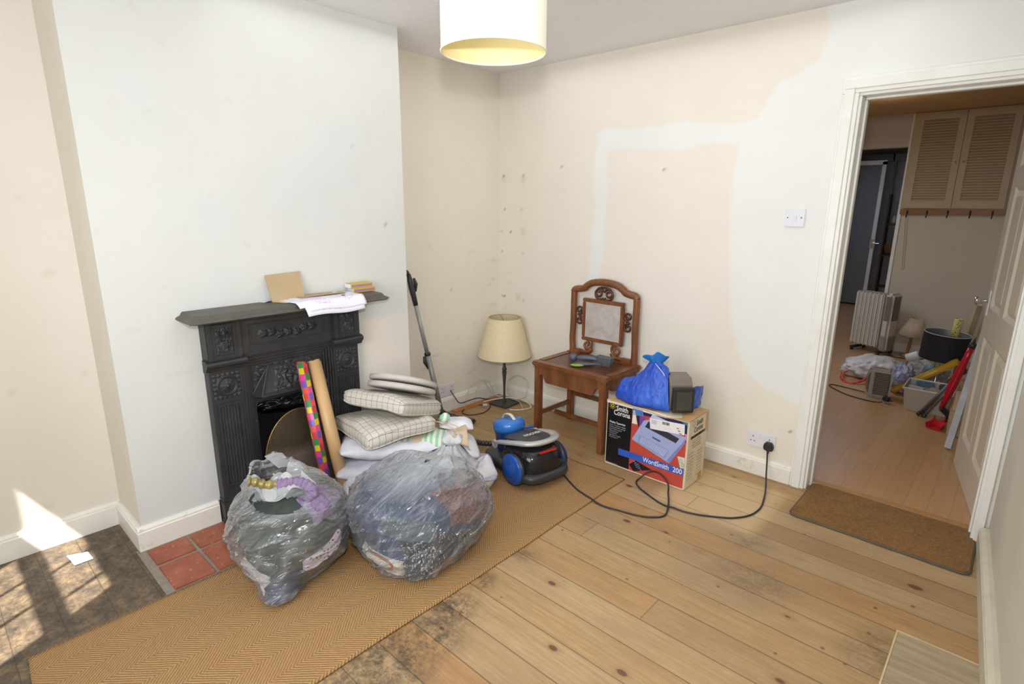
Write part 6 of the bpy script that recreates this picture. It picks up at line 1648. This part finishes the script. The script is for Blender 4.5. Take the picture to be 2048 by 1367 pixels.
m = N('yellow_patterned_card'); vo = m.node('ShaderNodeTexVoronoi', {'Vector': m.co, 'Scale': 70.0}); M_can = m.out(m.mix(m.math('LESS_THAN', vo.outputs['Distance'], .28), rgb(206, 196, 122), rgb(50, 46, 36)), .6)
mb = MB(); mb.lathe([(.028, 0), (.028, .17), (.024, .172), (.024, .165), (0, .165)], (0, 0, 0), 24); o = mb.build('patterned_tube', M_can, smooth=True); o.location = (2.70, 2.31, .50); o.rotation_euler = (.0, .06, 0); tag(o, 'short yellow tube with dark flecks standing in the black drum shade', 'tube')
# fan heater
fh = thing('fan_heater', 'small grey and cream fan heater with a front grille on the hall floor', 'heater', (2.305, 2.03, .006), .12)
M_hc = simple('warm_grey_plastic', rgb(176, 168, 158), .4, var=.04); M_hg = simple('mid_grey_plastic', rgb(104, 102, 104), .45, var=.05)
mb = MB(); mb.bbox((-.085, -.045, 0), (.085, .0, .245), .022); mb.build('front_case', M_hc, fh, local=True)
mb = MB(); mb.grid(sell(-.005, .03, .12, .088, .075, .118, 3.2), 40, 24); mb.build('rear_case', M_hg, fh, local=True, smooth=True)
mb = MB()
for i in range(15): mb.box((-.035, -.0475, .035+.0122*i), (.070, -.0445, .0415+.0122*i))
for i in range(9): mb.box((-.035+.0127*i, -.0480, .03), (-.032+.0127*i, -.0450, .215))
mb.build('grille', simple('grille_dark', rgb(64, 60, 60), .6), fh, local=True)
cable('power_cable', 'black lead of the fan heater looped on the laminate', [(2.24, 2.05, .02), (2.10, 2.11, .012), (1.97, 2.13, .012), (1.945, 2.08, .012), (2.02, 1.99, .012), (2.14, 1.90, .012), (2.30, 1.86, .012), (2.37, 1.87, .02)], .0042, M_bcab)
plug_o = plug('black plug lying on the hall floor at the end of the heater lead', (2.385, 1.905, .03), 2.2); plug_o.rotation_euler = (-PI/2+.2, 0, 1.2)
# plastic tub
m = N('milky_tub_plastic'); M_tub = m.out(rgb(190, 180, 168), .35, 0, Alpha=.8)
tb = thing('storage_tub', 'milky plastic storage tub full of odds and ends, against the hall wall', 'tub', (2.64, 1.99, .006))
def taper(mb, x0, x1, y0, y1, z0, z1, k=.02, th=.004):
    a = [(x0+k, y0+k, z0), (x1-k, y0+k, z0), (x1-k, y1-k, z0), (x0+k, y1-k, z0), (x0, y0, z1), (x1, y0, z1), (x1, y1, z1), (x0, y1, z1)]
    mb.add(a, [(3, 2, 1, 0)]+[(i, (i+1) % 4, (i+1) % 4+4, i+4) for i in range(4)])
mb = MB(); taper(mb, 2.495, 2.785, 1.83, 2.14, .008, .178); mb.build('tub_body', M_tub, tb, solid=.004)
mb = MB(); mb.tube([(2.49, 1.825, .180), (2.79, 1.825, .180), (2.79, 2.145, .180), (2.49, 2.145, .180)], .008, 6, closed=True, cap=False); mb.build('tub_rim', simple('tub_rim_plastic', rgb(196, 188, 178), .35), tb)
random.seed(11)
cl_cols = [rgb(180, 174, 170), rgb(90, 120, 140), rgb(170, 150, 120), rgb(60, 58, 60), rgb(150, 160, 170)]
for i, (x, y, z, a, b, c_, cat, lab) in enumerate(((2.56, 1.93, .16, .05, .03, .02, 'box', 'small pale carton lying in the plastic tub'), (2.60, 2.06, .175, .06, .02, .018, 'box', 'small blue-grey packet lying in the plastic tub'), (2.70, 1.92, .16, .03, .06, .02, 'book', 'buff notebook lying in the plastic tub'), (2.73, 2.05, .17, .03, .04, .03, 'box', 'dark box lying in the plastic tub'), (2.66, 1.99, .13, .05, .05, .025, 'box', 'pale grey carton at the middle of the plastic tub'))):
    mb = MB(); mb.bbox((-a, -b, -c_), (a, b, c_), .006); o = mb.build('carton' if cat == 'box' else 'notebook', simple('carton_card_%d' % i, cl_cols[i], .6)); o.location = (x, y, z); o.rotation_euler = (.15*(i % 3-1), .12, .5*i); tag(o, lab, cat)
# yellow tube
m = simple('yellow_card_tube', rgb(206, 160, 44), .35, var=.15, scale=40); M_yend = simple('pale_yellow_cap', rgb(214, 190, 96), .5)
leaning('yellow_tube', 'long yellow roll lying slanted across the back of the plastic tub', 'tube', (2.76, 2.20, .36), (2.385, 2.215, .036), .028, m, M_yend, 1)
# white goose-neck lamp
gn = thing('gooseneck_lamp', 'bent chrome lamp arm with a white cylindrical head in the hall heap', 'lamp', (2.41, 2.36, .006))
mb = MB(); mb.tube(spline([(2.405, 2.36, .03), (2.40, 2.36, .14), (2.415, 2.36, .22), (2.44, 2.35, .29)], 6), .009, 10); mb.build('arm', M_chrome, gn, smooth=True)
mb = MB(); mb.lathe([(.02, -.05), (.034, -.045), (.036, .035), (.03, .045), (0, .047)], (0, 0, 0), 20, Matrix.Translation((2.462, 2.345, .315)) @ Matrix.Rotation(1.1, 4, 'Y')); mb.build('lamp_head', simple('white_lamp_metal', rgb(220, 218, 212), .3), gn, smooth=True)
mb = MB(); mb.lathe([(.07, 0), (.07, .012), (.02, .022)], (2.405, 2.36, .007), 24); mb.build('lamp_base', simple('white_lamp_base', rgb(210, 208, 200), .3), gn, smooth=True)
# carrier bag with red handles
m = N('white_carrier_film'); m.bump(m.noise(9, 6, .65, dist=1.3), .7, .02); M_wb = m.out(m.ramp(m.noise(9, 3), [(.35, rgb(206, 202, 202)), (.6, rgb(228, 226, 224))]), .35)
wb = thing('carrier_bag', 'slumped white plastic carrier bag with red handles on the hall floor', 'bag', (2.12, 2.75, .006))
def lump(cx, cy, cz, ax, ay, az, seed, amp=.25, rz=0):
    def f(u, v):
        th = u*2*PI; ph = v*PI; a, b, c_ = math.cos(th)*math.sin(ph), math.sin(th)*math.sin(ph), -math.cos(ph)
        k = 1+amp*fbm(a*2+seed, b*2, c_*2)+amp*.3*fbm(a*6+seed, b*6, c_*6)
        x, y = a*ax*k, b*ay*k
        return (cx+x*math.cos(rz)-y*math.sin(rz), cy+x*math.sin(rz)+y*math.cos(rz), max(.008, cz+c_*az*k))
    return f
mb = MB(); mb.grid(lump(2.14, 2.72, .07, .20, .26, .11, 4, .22, -.5), 70, 40); mb.build('bag_film', M_wb, wb, smooth=True)
mb = MB(); mb.tube(spline([(2.02, 2.56, .06), (1.96, 2.50, .04), (1.98, 2.36, .02), (2.06, 2.29, .012), (2.13, 2.33, .03), (2.16, 2.42, .06)], 8), .013, 8, flat=.4); mb.build('red_handle', simple('red_film', rgb(206, 44, 40), .35), wb, smooth=True)
mb = MB(); 
for k in range(3): mb.tube(spline([(2.02+.04*k, 2.72+.03*k, .155), (2.05+.04*k, 2.76+.03*k, .170), (2.08+.04*k, 2.74+.03*k, .160)], 4), .008, 6, flat=.4)
mb.build('blue_print', simple('blue_bag_print', rgb(58, 74, 170), .4), wb, smooth=True)
mb = MB(); mb.grid(lump(2.42, 2.30, .12, .085, .10, .125, 9, .3), 60, 36)
m = N('blue_floral_film'); m.bump(m.noise(12, 5), .5, .01); M_bf = m.out(m.ramp(m.noise(30, 4, .6), [(.42, rgb(196, 194, 206)), (.56, rgb(120, 124, 176)), (.66, rgb(170, 150, 170))]), .4)
o = mb.build('carrier_bag', M_bf, origin=(2.42, 2.30, .1), smooth=True); tag(o, 'white and blue patterned plastic bag standing behind the fan heater', 'bag')
mb = MB(); mb.bbox((-.30, -.10, 0), (.30, .10, .05), .004); o = mb.build('flat_box', simple('pale_long_card', rgb(186, 176, 160), .6, var=.06)); o.location = (2.30, 3.12, .008); o.rotation_euler = (0, .03, .35); tag(o, 'long flat pale cardboard box lying on the floor behind the white carrier bag', 'box')
mb = MB(); mb.grid(lump(2.52, 2.72, .10, .17, .17, .11, 15, .3), 70, 40)
o = mb.build('crumpled_paper', simple('mixed_scrap_paper', rgb(160, 156, 152), .7, var=.35, scale=22, bump=.4), origin=(2.6, 2.78, .1), smooth=True); tag(o, 'heap of crumpled grey and white packaging behind the black drum lamp', 'packaging')
mb = MB(); mb.lathe([(.022, -.045), (.026, 0), (.022, .045), (0, .05)], (0, 0, 0), 16, Matrix.Rotation(PI/2, 4, 'Y')); o = mb.build('spray_bottle', simple('pale_blue_plastic', rgb(112, 160, 186), .35), smooth=True); o.location = (2.60, 2.46, .215); o.rotation_euler = (0, .1, .7); tag(o, 'small pale blue bottle lying in the hall heap in front of the black lamp shade', 'bottle')
# red and chrome floor sweeper leaning on the door
sw = thing('steam_mop', 'red mop with a chrome pole leaning in the hall corner by the open door', 'mop', (2.80, 1.62, .006))
b0, b1 = V((2.745, 1.68, .12)), V((2.845, 1.66, .60)); b2_ = V((2.905, 1.64, .95)); b3_ = V((2.915, 1.63, 1.12))
mb = MB(); P = [b0+(b1-b0)*t for t in (0, .15, .35, .6, .8, 1)]; mb.tube(P, [.014, .020, .028, .025, .020, .018], 14); mb.build('red_body', simple('red_gloss_plastic', rgb(176, 20, 34), .25, var=.1), sw, smooth=True)
mb = MB(); mb.tube([b1-(b1-b0)*.04, b1+(b2_-b1)*.04], .021, 14); mb.build('black_collar', M_blk, sw, smooth=True)
mb = MB(); mb.tube([b1, b2_], .009, 12); mb.build('chrome_pole', M_chrome, sw, smooth=True)
mb = MB(); mb.tube(spline([b2_, (b2_+b3_)/2+V((.0, 0, .01)), b3_], 6), .016, 12, flat=.8); mb.build('red_grip', bpy.data.materials['red_gloss_plastic'], sw, smooth=True)
mb = MB(); mb.bbox((2.80-.02, 1.66, .012), (2.84, 1.80, .06), .012); mb.tube([(2.80, 1.72, .06), b0], .02, 10); mb.build('mop_head', M_blk, sw)
# folded camera tripod
tp = thing('tripod', 'folded grey metal tripod lying slanted against the plastic tub', 'tripod', (2.6, 1.76, .006))
t0, t1 = V((2.615, 1.755, .02)), V((2.80, 1.775, .36))
M_tg = simple('grey_anodised', rgb(120, 116, 118), .35, .5)
for k, off in enumerate((V((0, 0, 0)), V((.035, -.012, -.008)), V((.018, .028, .0)))):
    mb = MB(); mb.tube([t0+off, t1+off*.4], .0085, 8); lg = mb.build('leg', M_tg, tp, smooth=True)
    mb = MB(); mb.tube([t0+off-(t1-t0)*.02, t0+off+(t1-t0)*.05], .013, 8); mb.build('foot', M_blk, lg, smooth=True)
mb = MB(); mb.tube([t1-(t1-t0)*.22, t1+(t1-t0)*.08], .022, 10); mb.bbox((t1.x-.02, t1.y-.03, t1.z+.01), (t1.x+.04, t1.y+.02, t1.z+.05), .006); mb.build('tripod_head', M_blk, tp)
# pale plank leaning by the door, boxes, dustpan
pk = MB(); a = V((2.845, 1.165, .008)); b = V((2.905, 1.42, .80)); d = (b-a); q = d.to_track_quat('Z', 'Y').to_matrix().to_4x4()
pk.bbox((-.018, -.011, .006), (.018, .011, d.length), .002, Matrix.Translation(a) @ q); tag(pk.build('plank', simple('pale_grey_timber', rgb(178, 180, 182), .5), origin=a), 'narrow pale grey plank leaning against the wall behind the open door', 'plank')
mb = MB(); mb.bbox((-.045, -.05, 0), (.045, .05, .17), .003); o = mb.build('cardboard_box', simple('plain_brown_card', rgb(170, 146, 116), .7)); o.location = (2.85, 1.50, .008); o.rotation_euler = (0, 0, .1); tag(o, 'small brown cardboard box on the floor between the mop and the leaning plank', 'box')
mb = MB(); mb.bbox((-.04, -.045, 0), (.04, .045, .12), .003); o = mb.build('cardboard_box', simple('buff_card', rgb(186, 160, 128), .7)); o.location = (2.905, 1.64, .41); o.rotation_euler = (0, .05, .1)
o.location = (2.853, 1.50, .179); tag(o, 'buff carton stacked on the small brown box behind the open door', 'box')
dp = thing('dustpan', 'red plastic dustpan lying on the hall laminate', 'dustpan', (2.745, 1.545, .007), -.3)
M_rp = simple('translucent_red_plastic', rgb(190, 32, 44), .25, var=.12)
mb = MB()
def pan(u, v):
    e = min(u, 1-u)*2; x = -.05+.10*u; y = -.05+.11*v
    return (x*(1-.18*v), y, .004+.034*(1-sstep(0, .18, e))+.030*sstep(.72, 1, v)+.006*v)
mb.grid(pan, 24, 20); mb.build('pan', M_rp, dp, local=True, smooth=True, solid=.002)
mb = MB(); mb.tube([(0, .055, .03), (0, .10, .035), (0, .15, .03)], [.012, .010, .013], 10, flat=.6); mb.build('handle', M_rp, dp, local=True, smooth=True)
leaning('brown_tube', 'brown cardboard tube leaning in the hall corner behind the mop pole', 'tube', (2.80, 2.64, .75), (2.72, 3.10, .03), .026, M_kraft, simple('white_tube_end', rgb(220, 214, 206), .6), 3)
